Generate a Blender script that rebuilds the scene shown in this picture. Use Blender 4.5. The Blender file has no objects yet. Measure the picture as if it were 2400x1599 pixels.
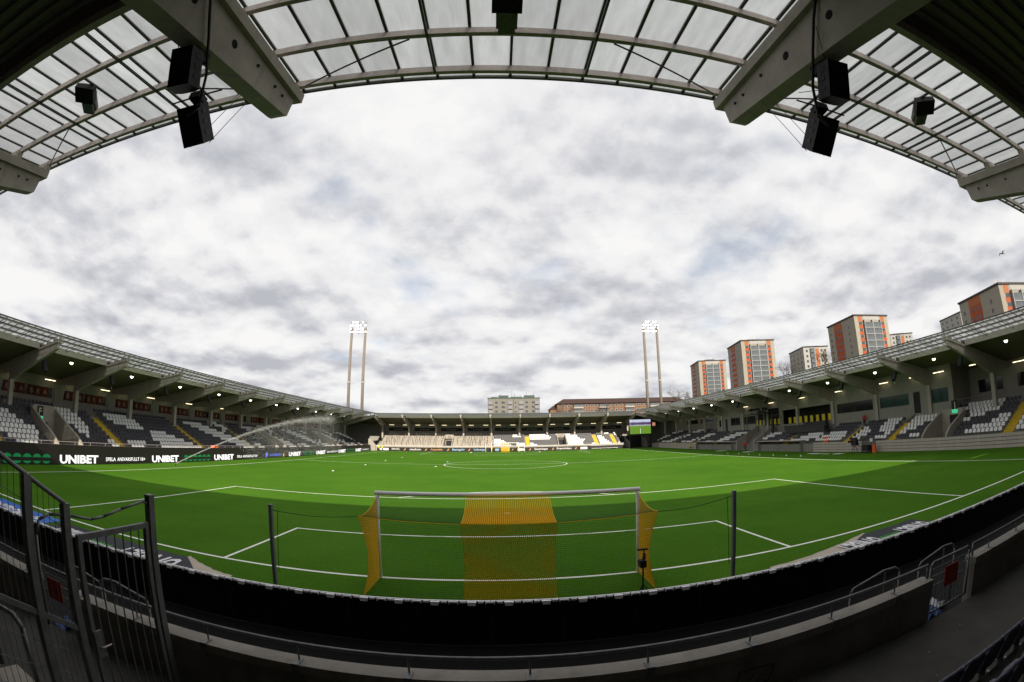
import bpy, math, random
import numpy as np
from mathutils import Matrix, Vector
random.seed(7)
sc = bpy.context.scene
COL = sc.collection
R = math.radians

# ------------------------------------------------------------------ camera
cd = bpy.data.cameras.new('camera')
cam = bpy.data.objects.new('camera', cd)
COL.objects.link(cam)
sc.camera = cam
cd.type = 'PANO'
cd.panorama_type = 'FISHEYE_LENS_POLYNOMIAL'
cd.fisheye_fov = R(220)
cd.sensor_fit = 'HORIZONTAL'
cd.sensor_width = 36.0
cd.sensor_height = 36.0 * 682 / 1024
cd.fisheye_polynomial_k0 = 0.0
cd.fisheye_polynomial_k1 = -0.06653272152393595
cd.fisheye_polynomial_k2 = -6.228555344590201e-06
cd.fisheye_polynomial_k3 = 1.1447234975477946e-05
cd.fisheye_polynomial_k4 = -1.872556776659313e-07
cd.shift_x = -59.0422 / 2400
cd.shift_y = 53.486 / 1599
cd.clip_end = 6000
cam.matrix_world = (Matrix.Translation((-0.0626, -11.9717, 4.1079)) @ Matrix.Rotation(-0.0785, 4, 'Z')
                    @ Matrix.Rotation(math.pi / 2 + 0.17, 4, 'X') @ Matrix.Rotation(-0.018, 4, 'Z'))

# ------------------------------------------------------------------ sky and sun
SUN = Vector((0.36, -1.715, 1.0)).normalized()
w = bpy.data.worlds.new('World')
sc.world = w
w.use_nodes = True
w.cycles.sampling_method = 'MANUAL'
w.cycles.sample_map_resolution = 512
nt = w.node_tree
nt.nodes.clear()
N = nt.nodes.new
L = nt.links.new


def setv(n, **k):
    for a, b in k.items():
        n.inputs[a].default_value = b
    return n


def wmath(op, a, b=None, clamp=False):
    n = N('ShaderNodeMath')
    n.operation = op
    n.use_clamp = clamp
    for i, x in enumerate((a, b)):
        if x is None:
            continue
        if isinstance(x, (int, float)):
            n.inputs[i].default_value = x
        else:
            L(x, n.inputs[i])
    return n.outputs[0]


sky = N('ShaderNodeTexSky')
sky.sky_type = 'NISHITA'
sky.sun_disc = False
sky.sun_elevation = math.asin(SUN.z)
sky.sun_rotation = math.atan2(SUN.x, SUN.y)
tc = N('ShaderNodeTexCoord')
sep = N('ShaderNodeSeparateXYZ')
L(tc.outputs['Generated'], sep.inputs[0])
zz = wmath('ADD', wmath('MAXIMUM', sep.outputs[2], 0.0), 0.28)
cmb = N('ShaderNodeCombineXYZ')
L(wmath('DIVIDE', sep.outputs[0], zz), cmb.inputs[0])
L(wmath('DIVIDE', sep.outputs[1], zz), cmb.inputs[1])


def wnoise(scale, detail, rough, off, sq=1.0):
    mp = N('ShaderNodeMapping')
    mp.inputs['Location'].default_value = off
    mp.inputs['Scale'].default_value = (sq, sq, 1)
    L(cmb.outputs[0], mp.inputs[0])
    n = N('ShaderNodeTexNoise')
    n.inputs['Scale'].default_value = scale
    n.inputs['Detail'].default_value = detail
    n.inputs['Roughness'].default_value = rough
    L(mp.outputs[0], n.inputs['Vector'])
    return n.outputs[0]


def wramp(x, a, b, lo=0.0, hi=1.0):
    n = N('ShaderNodeMapRange')
    n.interpolation_type = 'SMOOTHSTEP'
    for i, v in ((1, a), (2, b), (3, lo), (4, hi)):
        n.inputs[i].default_value = v
    L(x, n.inputs[0])
    return n.outputs[0]


# broken cumulus: one field of rounded clouds, bright on the side towards the zenith, grey underneath
CO = (4.3, 2.6, 0.4)
n_big = wnoise(0.9, 3, 0.5, (7.7, 3.2, 0.0))
A1, B1_ = wnoise(1.95, 11, 0.54, CO), wnoise(1.95, 11, 0.54, CO, 0.945)
A2 = wnoise(3.6, 10, 0.60, (1.2, 7.3, 0))
n_hole = wnoise(1.7, 7, 0.52, (1.4, 8.35, 0.2))
cover = wramp(n_hole, 0.27, 0.42, 0.5, 1.0)
v = wmath('ADD', wmath('MULTIPLY', wmath('SUBTRACT', B1_, A1), 3.0), 0.55)
v = wmath('ADD', v, wmath('MULTIPLY', wmath('SUBTRACT', 0.5, A1), 1.5))
v = wmath('ADD', v, wmath('MULTIPLY', wmath('SUBTRACT', 0.5, A2), 0.6))
v = wmath('ADD', v, wmath('MULTIPLY', wmath('SUBTRACT', 0.5, n_big), 0.8), True)
cr = N('ShaderNodeValToRGB')
el = cr.color_ramp.elements
el[0].position, el[0].color = 0.0, (0.235, 0.239, 0.262, 1)
el[1].position, el[1].color = 0.95, (0.440, 0.437, 0.434, 1)
for po, co in ((0.32, (0.312, 0.314, 0.330, 1)), (0.60, (0.392, 0.391, 0.397, 1))):
    k = el.new(po)
    k.color = co
L(v, cr.inputs[0])
bs = N('ShaderNodeBackground')
bs.inputs[1].default_value = 0.06
L(sky.outputs[0], bs.inputs[0])
bc = N('ShaderNodeBackground')
bc.inputs[1].default_value = 1.0
L(cr.outputs[0], bc.inputs[0])
mx = N('ShaderNodeMixShader')
L(cover, mx.inputs[0])
L(bs.outputs[0], mx.inputs[1])
L(bc.outputs[0], mx.inputs[2])
wo = N('ShaderNodeOutputWorld')
L(mx.outputs[0], wo.inputs[0])

sd = bpy.data.lights.new('sun', 'SUN')
sd.energy = 3.4
sd.angle = R(0.6)
sd.color = (1.0, 0.91, 0.77)
so = bpy.data.objects.new('sun', sd)
COL.objects.link(so)
so.rotation_euler = (-SUN).to_track_quat('-Z', 'Y').to_euler()
so.location = SUN * 300

sc.view_settings.view_transform = 'Standard'
sc.view_settings.look = 'None'
sc.view_settings.exposure = 1.1
sc.view_settings.gamma = 1.0
sc.view_settings.use_curve_mapping = False
sc.render.engine = 'CYCLES'
sc.cycles.use_denoising = True
sc.cycles.max_bounces = 6
sc.cycles.diffuse_bounces = 3
sc.cycles.transparent_max_bounces = 16
sc.cycles.caustics_reflective = False
sc.cycles.caustics_refractive = False

# ------------------------------------------------------------------ materials
MATS = {}


def mat(name, col, rough=0.7, metal=0.0, amt=0.0, scale=3.0, bump=0.0, bscale=30.0, spec=0.3, stain=0.0):
    if name in MATS:
        return MATS[name]
    m = bpy.data.materials.new(name)
    m.use_nodes = True
    t = m.node_tree
    p = t.nodes['Principled BSDF']
    p.inputs['Base Color'].default_value = (*col, 1)
    p.inputs['Roughness'].default_value = rough
    p.inputs['Metallic'].default_value = metal
    p.inputs['Specular IOR Level'].default_value = spec
    if amt or stain or bump:
        c = t.nodes.new('ShaderNodeTexCoord')
    out = None
    if amt:
        n = t.nodes.new('ShaderNodeTexNoise')
        n.inputs['Scale'].default_value = scale
        n.inputs['Detail'].default_value = 7
        n.inputs['Roughness'].default_value = 0.65
        t.links.new(c.outputs['Object'], n.inputs['Vector'])
        mr = t.nodes.new('ShaderNodeMapRange')
        mr.inputs[1].default_value = 0.25
        mr.inputs[2].default_value = 0.75
        mr.inputs[3].default_value = 1 - amt
        mr.inputs[4].default_value = 1 + amt
        t.links.new(n.outputs[0], mr.inputs[0])
        mu = t.nodes.new('ShaderNodeVectorMath')
        mu.operation = 'SCALE'
        mu.inputs[0].default_value = col
        t.links.new(mr.outputs[0], mu.inputs['Scale'])
        out = mu.outputs[0]
    if stain:
        # streaky dirt that runs down the surface
        mp = t.nodes.new('ShaderNodeMapping')
        mp.inputs['Scale'].default_value = (2.2, 2.2, 0.25)
        t.links.new(c.outputs['Object'], mp.inputs[0])
        n2 = t.nodes.new('ShaderNodeTexNoise')
        n2.inputs['Scale'].default_value = 1.6
        n2.inputs['Detail'].default_value = 8
        n2.inputs['Roughness'].default_value = 0.7
        t.links.new(mp.outputs[0], n2.inputs['Vector'])
        m2 = t.nodes.new('ShaderNodeMapRange')
        m2.inputs[1].default_value = 0.52
        m2.inputs[2].default_value = 0.8
        m2.inputs[3].default_value = 1.0
        m2.inputs[4].default_value = 1 - stain
        t.links.new(n2.outputs[0], m2.inputs[0])
        mu2 = t.nodes.new('ShaderNodeVectorMath')
        mu2.operation = 'SCALE'
        if out is None:
            mu2.inputs[0].default_value = col
        else:
            t.links.new(out, mu2.inputs[0])
        t.links.new(m2.outputs[0], mu2.inputs['Scale'])
        out = mu2.outputs[0]
    if out is not None:
        t.links.new(out, p.inputs['Base Color'])
    if bump:
        n3 = t.nodes.new('ShaderNodeTexNoise')
        n3.inputs['Scale'].default_value = bscale
        n3.inputs['Detail'].default_value = 6
        t.links.new(c.outputs['Object'], n3.inputs['Vector'])
        b = t.nodes.new('ShaderNodeBump')
        b.inputs['Strength'].default_value = bump
        b.inputs['Distance'].default_value = 0.02
        t.links.new(n3.outputs[0], b.inputs['Height'])
        t.links.new(b.outputs[0], p.inputs['Normal'])
    MATS[name] = m
    return m


def emit(name, col, strength):
    if name in MATS:
        return MATS[name]
    m = bpy.data.materials.new(name)
    m.use_nodes = True
    p = m.node_tree.nodes['Principled BSDF']
    p.inputs['Base Color'].default_value = (*[min(1, x) for x in col], 1)
    p.inputs['Emission Color'].default_value = (*col, 1)
    p.inputs['Emission Strength'].default_value = strength
    p.inputs['Roughness'].default_value = 0.6
    MATS[name] = m
    return m


def mix_mat(name, parts):
    """parts: list of (bsdf type, colour, roughness, weight) mixed one after another"""
    m = bpy.data.materials.new(name)
    m.use_nodes = True
    t = m.node_tree
    t.nodes.clear()
    cur = None
    tot = 0
    for ty, col, ro, wt in parts:
        n = t.nodes.new(ty)
        n.inputs[0].default_value = (*col, 1)
        if ro is not None:
            n.inputs['Roughness'].default_value = ro
        if cur is None:
            cur = n.outputs[0]
            tot = wt
        else:
            x = t.nodes.new('ShaderNodeMixShader')
            tot += wt
            x.inputs[0].default_value = wt / tot
            t.links.new(cur, x.inputs[1])
            t.links.new(n.outputs[0], x.inputs[2])
            cur = x.outputs[0]
    o = t.nodes.new('ShaderNodeOutputMaterial')
    t.links.new(cur, o.inputs[0])
    MATS[name] = m
    return m


CON = mat('concrete', (0.20, 0.19, 0.165), 0.85, 0, 0.16, 1.6, 0.35, 25, stain=0.3)
CONL = mat('pale_concrete', (0.33, 0.295, 0.25), 0.85, 0, 0.12, 1.3, 0.2, 25, stain=0.22)
CONF = mat('precast_beam_concrete', (0.39, 0.35, 0.305), 0.8, 0, 0.16, 2.0, 0.3, 30, stain=0.35)
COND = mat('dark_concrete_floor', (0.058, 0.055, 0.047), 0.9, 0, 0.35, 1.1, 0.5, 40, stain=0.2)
WALLM = mat('rear_wall_render', (0.27, 0.255, 0.225), 0.85, 0, 0.1, 1.0, 0.1, 20, stain=0.2)
DECK = mat('painted_roof_deck', (0.15, 0.13, 0.10), 0.6, 0, 0.08, 1.5)
FASC = mat('edge_beam_metal', (0.62, 0.56, 0.50), 0.55, 0.0, 0.15, 3.0, stain=0.3)
GALV = mat('galvanised_steel', (0.54, 0.47, 0.44), 0.5, 0.0, 0.2, 6.0, stain=0.25)
GALVD = mat('weathered_galvanised_steel', (0.15, 0.155, 0.15), 0.5, 0.5, 0.3, 8.0, 0.1, 60)
BARM = mat('dark_glazing_bar', (0.06, 0.065, 0.055), 0.5, 0.3)
BLK = mat('black_plastic', (0.014, 0.014, 0.015), 0.6, 0, 0.2, 4)
BLKC = mat('black_board_back', (0.004, 0.004, 0.0045), 0.75, 0, 0.2, 2, spec=0.15)
DARK = mat('dark_seat_plastic', (0.022, 0.023, 0.033), 0.45, 0, 0.15, 1.0)
NAVY = mat('navy_seat_plastic', (0.085, 0.085, 0.12), 0.4, 0, 0.2, 5.0)
WHT = mat('white_seat_plastic', (0.68, 0.68, 0.67), 0.45, 0, 0.08, 1.0)
NWALL = mat('shaded_grimy_wall', (0.21, 0.192, 0.165), 0.9, 0, 0.35, 1.2, 0.3, 25, stain=0.35)  # base tone keyed to the foreground shade; mottling and streaks are grime
NCOP = mat('shaded_grimy_coping', (0.25, 0.23, 0.20), 0.85, 0, 0.2, 1.5, 0.3, 25, stain=0.3)  # darkened to paint the near stand's shade into the coping; streaks are grime
GOALW = mat('goal_frame_enamel', (0.90, 0.89, 0.87), 0.35)
WPAINT = mat('white_paint', (0.66, 0.65, 0.63), 0.5, 0, 0.05, 2)
LINE = mat('white_line_fibre', (0.78, 0.79, 0.70), 0.9, 0, 0.12, 5)
YEL = mat('yellow_step_paint', (0.52, 0.36, 0.02), 0.6, 0, 0.15, 2, stain=0.2)
GLASSD = mat('dark_window_glass', (0.012, 0.014, 0.015), 0.08, 0, spec=0.6)
GLASST = mat('teal_window_glass', (0.02, 0.055, 0.05), 0.08, 0, spec=0.6)
RED = mat('red_letter_tile', (0.10, 0.014, 0.008), 0.6)
REDS = mat('red_sign', (0.36, 0.03, 0.012), 0.6)
GREENS = mat('green_sign', (0.02, 0.35, 0.16), 0.5)
GRN = mat('green_print', (0.02, 0.30, 0.07), 0.6)
ORG = mat('orange_plastic', (0.75, 0.12, 0.02), 0.5)
BLUE = mat('blue_tarpaulin', (0.02, 0.13, 0.50), 0.5, 0, 0.2, 2)
BEIGE = mat('beige_tarpaulin_back', (0.42, 0.36, 0.28), 0.7, 0, 0.15, 1.5)
CARP = mat('black_carpet_print', (0.022, 0.024, 0.03), 0.75, 0, 0.2, 1.5)
MESHG = mat('green_net_twine', (0.008, 0.07, 0.022), 0.7)
MESHY = mat('amber_net_twine', (0.82, 0.47, 0.006), 0.7)
POLE = mat('mast_concrete', (0.17, 0.145, 0.12), 0.8, 0, 0.1, 0.5, stain=0.2)
LEDOFF = mat('led_board_face', (0.022, 0.019, 0.017), 0.45, 0, 0.15, 0.6)
LEDW = emit('led_white', (0.92, 0.90, 0.95), 0.36)
LEDG = emit('led_green', (0.0, 0.17, 0.045), 0.22)
LEDB = emit('led_blue', (0.10, 0.16, 0.75), 0.3)
LEDY = emit('led_amber', (0.75, 0.42, 0.16), 0.25)
LAMP = emit('floodlight_glow', (1.0, 0.97, 0.90), 3.2)
LAMPY = emit('warm_floodlight_glow', (1.0, 0.86, 0.40), 3.0)
MASTL = emit('mast_lamp_glow', (1.0, 0.95, 0.84), 2.2)
TUBE = emit('tube_lamp_glow', (1.0, 0.85, 0.52), 1.5)
def pane_mat():
    m = bpy.data.materials.new('roof_glass')
    m.use_nodes = True
    t = m.node_tree
    t.nodes.clear()
    nn, ll = t.nodes.new, t.links.new
    oi, c = nn('ShaderNodeObjectInfo'), nn('ShaderNodeTexCoord')
    mp = nn('ShaderNodeMapping')
    mp.inputs['Scale'].default_value = (5.0, 0.9, 1.0)
    ll(c.outputs['Object'], mp.inputs[0])
    of = nn('ShaderNodeVectorMath')
    ll(mp.outputs[0], of.inputs[0])
    ll(oi.outputs['Location'], of.inputs[1])
    n = nn('ShaderNodeTexNoise')
    n.inputs['Scale'].default_value = 1.0
    n.inputs['Detail'].default_value = 8
    n.inputs['Roughness'].default_value = 0.7
    ll(of.outputs[0], n.inputs['Vector'])
    mr = nn('ShaderNodeMapRange')
    for i, q in ((1, 0.3), (2, 0.75), (3, 1.05), (4, 0.86)):
        mr.inputs[i].default_value = q
    ll(n.outputs[0], mr.inputs[0])
    mr2 = nn('ShaderNodeMapRange')
    mr2.inputs[3].default_value = 0.88
    mr2.inputs[4].default_value = 1.06
    ll(oi.outputs['Random'], mr2.inputs[0])
    mu = nn('ShaderNodeMath')
    mu.operation = 'MULTIPLY'
    ll(mr.outputs[0], mu.inputs[0])
    ll(mr2.outputs[0], mu.inputs[1])
    outs = []
    for ty, col in (('ShaderNodeBsdfTranslucent', (0.44, 0.455, 0.475)), ('ShaderNodeBsdfTransparent', (0.84, 0.87, 0.88))):
        b = nn(ty)
        vm = nn('ShaderNodeVectorMath')
        vm.operation = 'SCALE'
        vm.inputs[0].default_value = col
        ll(mu.outputs[0], vm.inputs['Scale'])
        ll(vm.outputs[0], b.inputs[0])
        outs.append(b.outputs[0])
    g = nn('ShaderNodeBsdfGlossy')
    g.inputs[0].default_value = (0.6, 0.6, 0.6, 1)
    g.inputs['Roughness'].default_value = 0.06
    x = nn('ShaderNodeMixShader')
    x.inputs[0].default_value = 0.34
    ll(outs[0], x.inputs[1])
    ll(outs[1], x.inputs[2])
    y = nn('ShaderNodeMixShader')
    y.inputs[0].default_value = 0.05
    ll(x.outputs[0], y.inputs[1])
    ll(g.outputs[0], y.inputs[2])
    o = nn('ShaderNodeOutputMaterial')
    ll(y.outputs[0], o.inputs[0])
    MATS['roof_glass'] = m
    return m


PANE = pane_mat()
SPRAY = mix_mat('water_spray', [('ShaderNodeBsdfTransparent', (1, 1, 1), None, 0.75),
                                ('ShaderNodeBsdfTranslucent', (0.9, 0.9, 0.9), None, 0.22),
                                ('ShaderNodeBsdfDiffuse', (0.9, 0.9, 0.9), None, 0.18)])


# ------------------------------------------------------------------ helpers
class MB:
    def __init__(s):
        s.v = []
        s.f = []

    def poly(s, pts):
        n = len(s.v)
        s.v += [tuple(p) for p in pts]
        s.f.append(tuple(range(n, n + len(pts))))
        return s

    def hexa(s, p):
        n = len(s.v)
        s.v += [tuple(q) for q in p]
        for a in ((3, 2, 1, 0), (4, 5, 6, 7), (0, 1, 5, 4), (1, 2, 6, 5), (2, 3, 7, 6), (3, 0, 4, 7)):
            s.f.append(tuple(n + i for i in a))
        return s

    def box(s, x0, x1, y0, y1, z0, z1):
        if x0 > x1: x0, x1 = x1, x0
        if y0 > y1: y0, y1 = y1, y0
        if z0 > z1: z0, z1 = z1, z0
        return s.hexa([(x0, y0, z0), (x1, y0, z0), (x1, y1, z0), (x0, y1, z0),
                       (x0, y0, z1), (x1, y0, z1), (x1, y1, z1), (x0, y1, z1)])

    def mbox(s, M, x, y, z):
        """box of full size x, y, z centred on matrix M"""
        x, y, z = x / 2, y / 2, z / 2
        return s.hexa([tuple(M @ Vector(q)) for q in ((-x, -y, -z), (x, -y, -z), (x, y, -z), (-x, y, -z),
                                                     (-x, -y, z), (x, -y, z), (x, y, z), (-x, y, z))])

    def prism(s, poly, f0, f1):
        """poly: list of 2-D points (counter-clockwise), f0/f1 map them to the two end faces"""
        n = len(s.v)
        k = len(poly)
        s.v += [tuple(f0(a, b)) for a, b in poly] + [tuple(f1(a, b)) for a, b in poly]
        s.f.append(tuple(n + i for i in reversed(range(k))))
        s.f.append(tuple(n + k + i for i in range(k)))
        for i in range(k):
            j = (i + 1) % k
            s.f.append((n + i, n + j, n + k + j, n + k + i))
        return s

    def tube(s, p, q, r, n=8, r2=None):
        p = Vector(p)
        q = Vector(q)
        d = q - p
        if d.length < 1e-6:
            return s
        d.normalize()
        a = d.orthogonal().normalized()
        b = d.cross(a)
        r2 = r if r2 is None else r2
        k = len(s.v)
        for c, rr in ((p, r), (q, r2)):
            for i in range(n):
                t = 2 * math.pi * (i + 0.5) / n
                s.v.append(tuple(c + a * (rr * math.cos(t)) + b * (rr * math.sin(t))))
        s.f.append(tuple(k + i for i in reversed(range(n))))
        s.f.append(tuple(k + n + i for i in range(n)))
        for i in range(n):
            j = (i + 1) % n
            s.f.append((k + i, k + j, k + n + j, k + n + i))
        return s

    def path(s, pts, r, n=8):
        for a, b in zip(pts[:-1], pts[1:]):
            s.tube(a, b, r, n)
        return s

    def mesh(s, name, m=None, smooth=False):
        me = bpy.data.meshes.new(name)
        me.from_pydata(s.v, [], s.f)
        if m:
            for x in (m if isinstance(m, (list, tuple)) else [m]):
                me.materials.append(x)
        if smooth:
            me.polygons.foreach_set('use_smooth', [True] * len(me.polygons))
        me.update()
        return me

    def build(s, name, m, parent=None, smooth=False, loc=(0, 0, 0), rot=(0, 0, 0)):
        return place(s.mesh(name, m, smooth), name, parent, loc, rot)


def place(me, name, parent=None, loc=(0, 0, 0), rot=(0, 0, 0), scale=None):
    o = bpy.data.objects.new(name, me)
    COL.objects.link(o)
    if parent:
        o.parent = parent
    o.location = loc
    o.rotation_euler = rot
    if scale:
        o.scale = scale
    return o


def empty(name, loc=(0, 0, 0), rz=0.0):
    o = bpy.data.objects.new(name, None)
    COL.objects.link(o)
    o.location = loc
    o.rotation_euler = (0, 0, rz)
    o.empty_display_size = 0.3
    return o


def tag(o, label=None, cat=None, group=None, kind=None):
    if label: o['label'] = label
    if cat: o['category'] = cat
    if group: o['group'] = group
    if kind: o['kind'] = kind
    return o


def box(name, m, parent, *a):
    return MB().box(*a).build(name, m, parent)


TXT = {}


def text_mesh(s, h, m, depth=0.01, bold=0.0, width=None):
    """flat lettering in the local x-z plane, facing -y, centred on x, standing on z = 0, cap height h"""
    key = (s, h, m.name, depth, bold, width)
    if key in TXT:
        return TXT[key]
    c = bpy.data.curves.new('lettering', 'FONT')
    c.body = s
    c.align_x = 'CENTER'
    c.size = 1.0
    c.offset = bold
    c.extrude = 0.0
    c.resolution_u = 2
    o = bpy.data.objects.new('tmp', c)
    COL.objects.link(o)
    dg = bpy.context.evaluated_depsgraph_get()
    me = bpy.data.meshes.new_from_object(o.evaluated_get(dg))
    bpy.data.objects.remove(o)
    bpy.data.curves.remove(c)
    co = np.empty(len(me.vertices) * 3)
    me.vertices.foreach_get('co', co)
    co = co.reshape(-1, 3)
    x0, x1 = co[:, 0].min(), co[:, 0].max()
    y1 = co[:, 1].max()
    sy = h / y1
    sx = width / (x1 - x0) if width else sy
    co[:, 0] = (co[:, 0] - (x0 + x1) / 2) * sx
    co[:, 2] = co[:, 1] * sy
    co[:, 1] = 0
    me.vertices.foreach_set('co', co.ravel())
    me.materials.clear()
    me.materials.append(m)
    me.update()
    TXT[key] = me
    return me


ORD = ['first', 'second', 'third', 'fourth', 'fifth', 'sixth', 'seventh', 'eighth', 'ninth', 'tenth', 'eleventh',
       'twelfth', 'thirteenth', 'fourteenth', 'fifteenth', 'sixteenth', 'seventeenth', 'eighteenth', 'nineteenth', 'twentieth']


def ordn(i):
    if i < 20: return ORD[i]
    i += 1
    return f"{i}{'th' if 10 < i % 100 < 14 else {1: 'st', 2: 'nd', 3: 'rd'}.get(i % 10, 'th')}"


# ------------------------------------------------------------------ ground, pitch and markings
def turf_mat():
    m = bpy.data.materials.new('artificial_turf')
    m.use_nodes = True
    t = m.node_tree
    p = t.nodes['Principled BSDF']
    p.inputs['Roughness'].default_value = 1.0
    p.inputs['Specular IOR Level'].default_value = 0.02
    c = t.nodes.new('ShaderNodeTexCoord')

    def noise(scale, detail, stretch=(1, 1, 1)):
        mp = t.nodes.new('ShaderNodeMapping')
        mp.inputs['Scale'].default_value = stretch
        t.links.new(c.outputs['Object'], mp.inputs[0])
        n = t.nodes.new('ShaderNodeTexNoise')
        n.inputs['Scale'].default_value = scale
        n.inputs['Detail'].default_value = detail
        n.inputs['Roughness'].default_value = 0.7
        t.links.new(mp.outputs[0], n.inputs['Vector'])
        return n.outputs[0]

    a = noise(0.12, 5)
    b = noise(14.0, 8, (1, 0.4, 1))
    g = noise(60.0, 3)
    ad = t.nodes.new('ShaderNodeMath')
    ad.operation = 'MULTIPLY_ADD'
    ad.inputs[1].default_value = 0.5
    t.links.new(b, ad.inputs[0])
    ad2 = t.nodes.new('ShaderNodeMath')
    ad2.operation = 'MULTIPLY_ADD'
    ad2.inputs[1].default_value = 0.35
    t.links.new(a, ad2.inputs[0])
    sm = t.nodes.new('ShaderNodeMath')
    sm.operation = 'MULTIPLY'
    sm.inputs[1].default_value = 0.15
    t.links.new(g, sm.inputs[0])
    t.links.new(sm.outputs[0], ad2.inputs[2])
    t.links.new(ad2.outputs[0], ad.inputs[2])
    r = t.nodes.new('ShaderNodeValToRGB')
    r.color_ramp.elements[0].position = 0.38
    r.color_ramp.elements[0].color = (0.032, 0.104, 0.0065, 1)
    r.color_ramp.elements[1].position = 0.64
    r.color_ramp.elements[1].color = (0.078, 0.172, 0.0150, 1)
    t.links.new(ad.outputs[0], r.inputs[0])
    t.links.new(r.outputs[0], p.inputs['Base Color'])
    bu = t.nodes.new('ShaderNodeBump')
    bu.inputs['Strength'].default_value = 0.6
    bu.inputs['Distance'].default_value = 0.02
    t.links.new(g, bu.inputs['Height'])
    t.links.new(bu.outputs[0], p.inputs['Normal'])
    MATS['turf'] = m
    return m


TURF = turf_mat()
ASPH = mat('asphalt', (0.022, 0.022, 0.021), 0.9, 0, 0.2, 1.5, 0.3, 40)
EARTH = mat('scrub_hillside', (0.09, 0.085, 0.05), 0.95, 0, 0.4, 0.05, 0.5, 0.5)
tag(MB().poly([(-3000, -3000, -0.03), (3000, -3000, -0.03), (3000, 3000, -0.03), (-3000, 3000, -0.03)]).build('ground', ASPH), kind='structure')
pitch = tag(MB().poly([(-38.3, -3.6, 0), (43.6, -3.6, 0), (43.6, 108.9, 0), (-38.3, 108.9, 0)]).build('pitch', TURF), kind='structure')
HW = 33.4
LZ = 0.004


def line(name, x0, y0, x1, y1, wd=0.12, z=LZ):
    d = Vector((x1 - x0, y1 - y0)).normalized()
    n = Vector((-d.y, d.x)) * wd / 2
    a, b = Vector((x0, y0)), Vector((x1, y1))
    return MB().poly([(*(a - n), z), (*(b - n), z), (*(b + n), z), (*(a + n), z)]).build(name, LINE, pitch)


def arc(name, cx, cy, r, a0, a1, wd=0.12, z=LZ, n=72):
    mb = MB()
    for i in range(n):
        t0 = a0 + (a1 - a0) * i / n
        t1 = a0 + (a1 - a0) * (i + 1) / n
        mb.poly([(cx + (r + k) * math.cos(t), cy + (r + k) * math.sin(t), z) for k, t in ((-wd / 2, t0), (wd / 2, t0), (wd / 2, t1), (-wd / 2, t1))])
    return mb.build(name, LINE, pitch)


for sx in (-1, 1):
    line('touchline', sx * HW, 0.06, sx * HW, 104.94)
for y, d in ((0, 1), (105, -1)):
    line('goal_line', -HW - 0.06, y, HW + 0.06, y)
    for hw, dep, nm in ((20.16, 16.5, 'penalty_area_line'), (9.16, 5.5, 'goal_area_line')):
        for sx in (-1, 1):
            line(nm, sx * hw, y + d * 0.06, sx * hw, y + d * (dep - 0.06))
        line(nm, -hw - 0.06, y + d * dep, hw + 0.06, y + d * dep)
    a = math.acos(5.5 / 9.15)
    arc('penalty_arc', 0, y + d * 11, 9.15, d * math.pi / 2 - a + 0.01, d * math.pi / 2 + a - 0.01, n=32)
    MB().poly([(0.14 * math.cos(t * math.pi / 8), y + d * 11 + 0.14 * math.sin(t * math.pi / 8), LZ) for t in range(16)]).build('penalty_spot', LINE, pitch)
line('halfway_line', -HW + 0.06, 52.5, HW - 0.06, 52.5)
arc('centre_circle', 0, 52.5, 9.15, 0, 2 * math.pi, z=0.008)
MB().poly([(0.14 * math.cos(t * math.pi / 8), 52.5 + 0.14 * math.sin(t * math.pi / 8), 0.008) for t in range(16)]).build('centre_spot', LINE, pitch)

# hillside that carries the tower blocks on the right
mb = MB()
gx = [70, 95, 120, 150, 200, 300, 500, 900]
gy = [-250, -100, 0, 60, 120, 180, 260, 400, 700]
hz = {}
for i, x in enumerate(gx):
    for j, y in enumerate(gy):
        k = min(1, max(0, (x - 80) / 70))
        z = -0.5 + 15 * k * k * (3 - 2 * k) + 6 * min(1, max(0, (x - 150) / 150))
        if i == 0 or j in (0, len(gy) - 1):
            z = -0.5
        hz[i, j] = len(mb.v)
        mb.v.append((x, y, z))
for i in range(len(gx) - 1):
    for j in range(len(gy) - 1):
        mb.f.append((hz[i, j], hz[i + 1, j], hz[i + 1, j + 1], hz[i, j + 1]))
tag(mb.build('hill', EARTH, None, True), kind='structure')
# ------------------------------------------------------------------ grandstands
def zt(u):
    return 10.70 - 0.175 * u


class Stand:
    def __init__(s, name, loc, rz, label):
        s.root = tag(empty(name, loc, rz), label, 'grandstand')
        s.M = Matrix.Translation(loc) @ Matrix.Rotation(rz, 4, 'Z')
        s.rz = rz

    def W(s, a, u, z):
        return s.M @ Vector((a, u, z))


LEFT = Stand('grandstand', (-37.9, 0, 0), R(90), 'long covered stand on the left behind the black advertising boards')
RIGHT = Stand('grandstand', (38.2, 0, 0), R(-90), 'main stand on the right with windowed boxes and dugouts')
FAR = Stand('grandstand', (0, 109.15, 0), 0, 'sunlit end stand across the pitch behind the far goal')
NEAR = Stand('grandstand', (0, -6.38, 0), R(180), 'shaded end stand in the foreground whose glazed roof hangs overhead')

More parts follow.
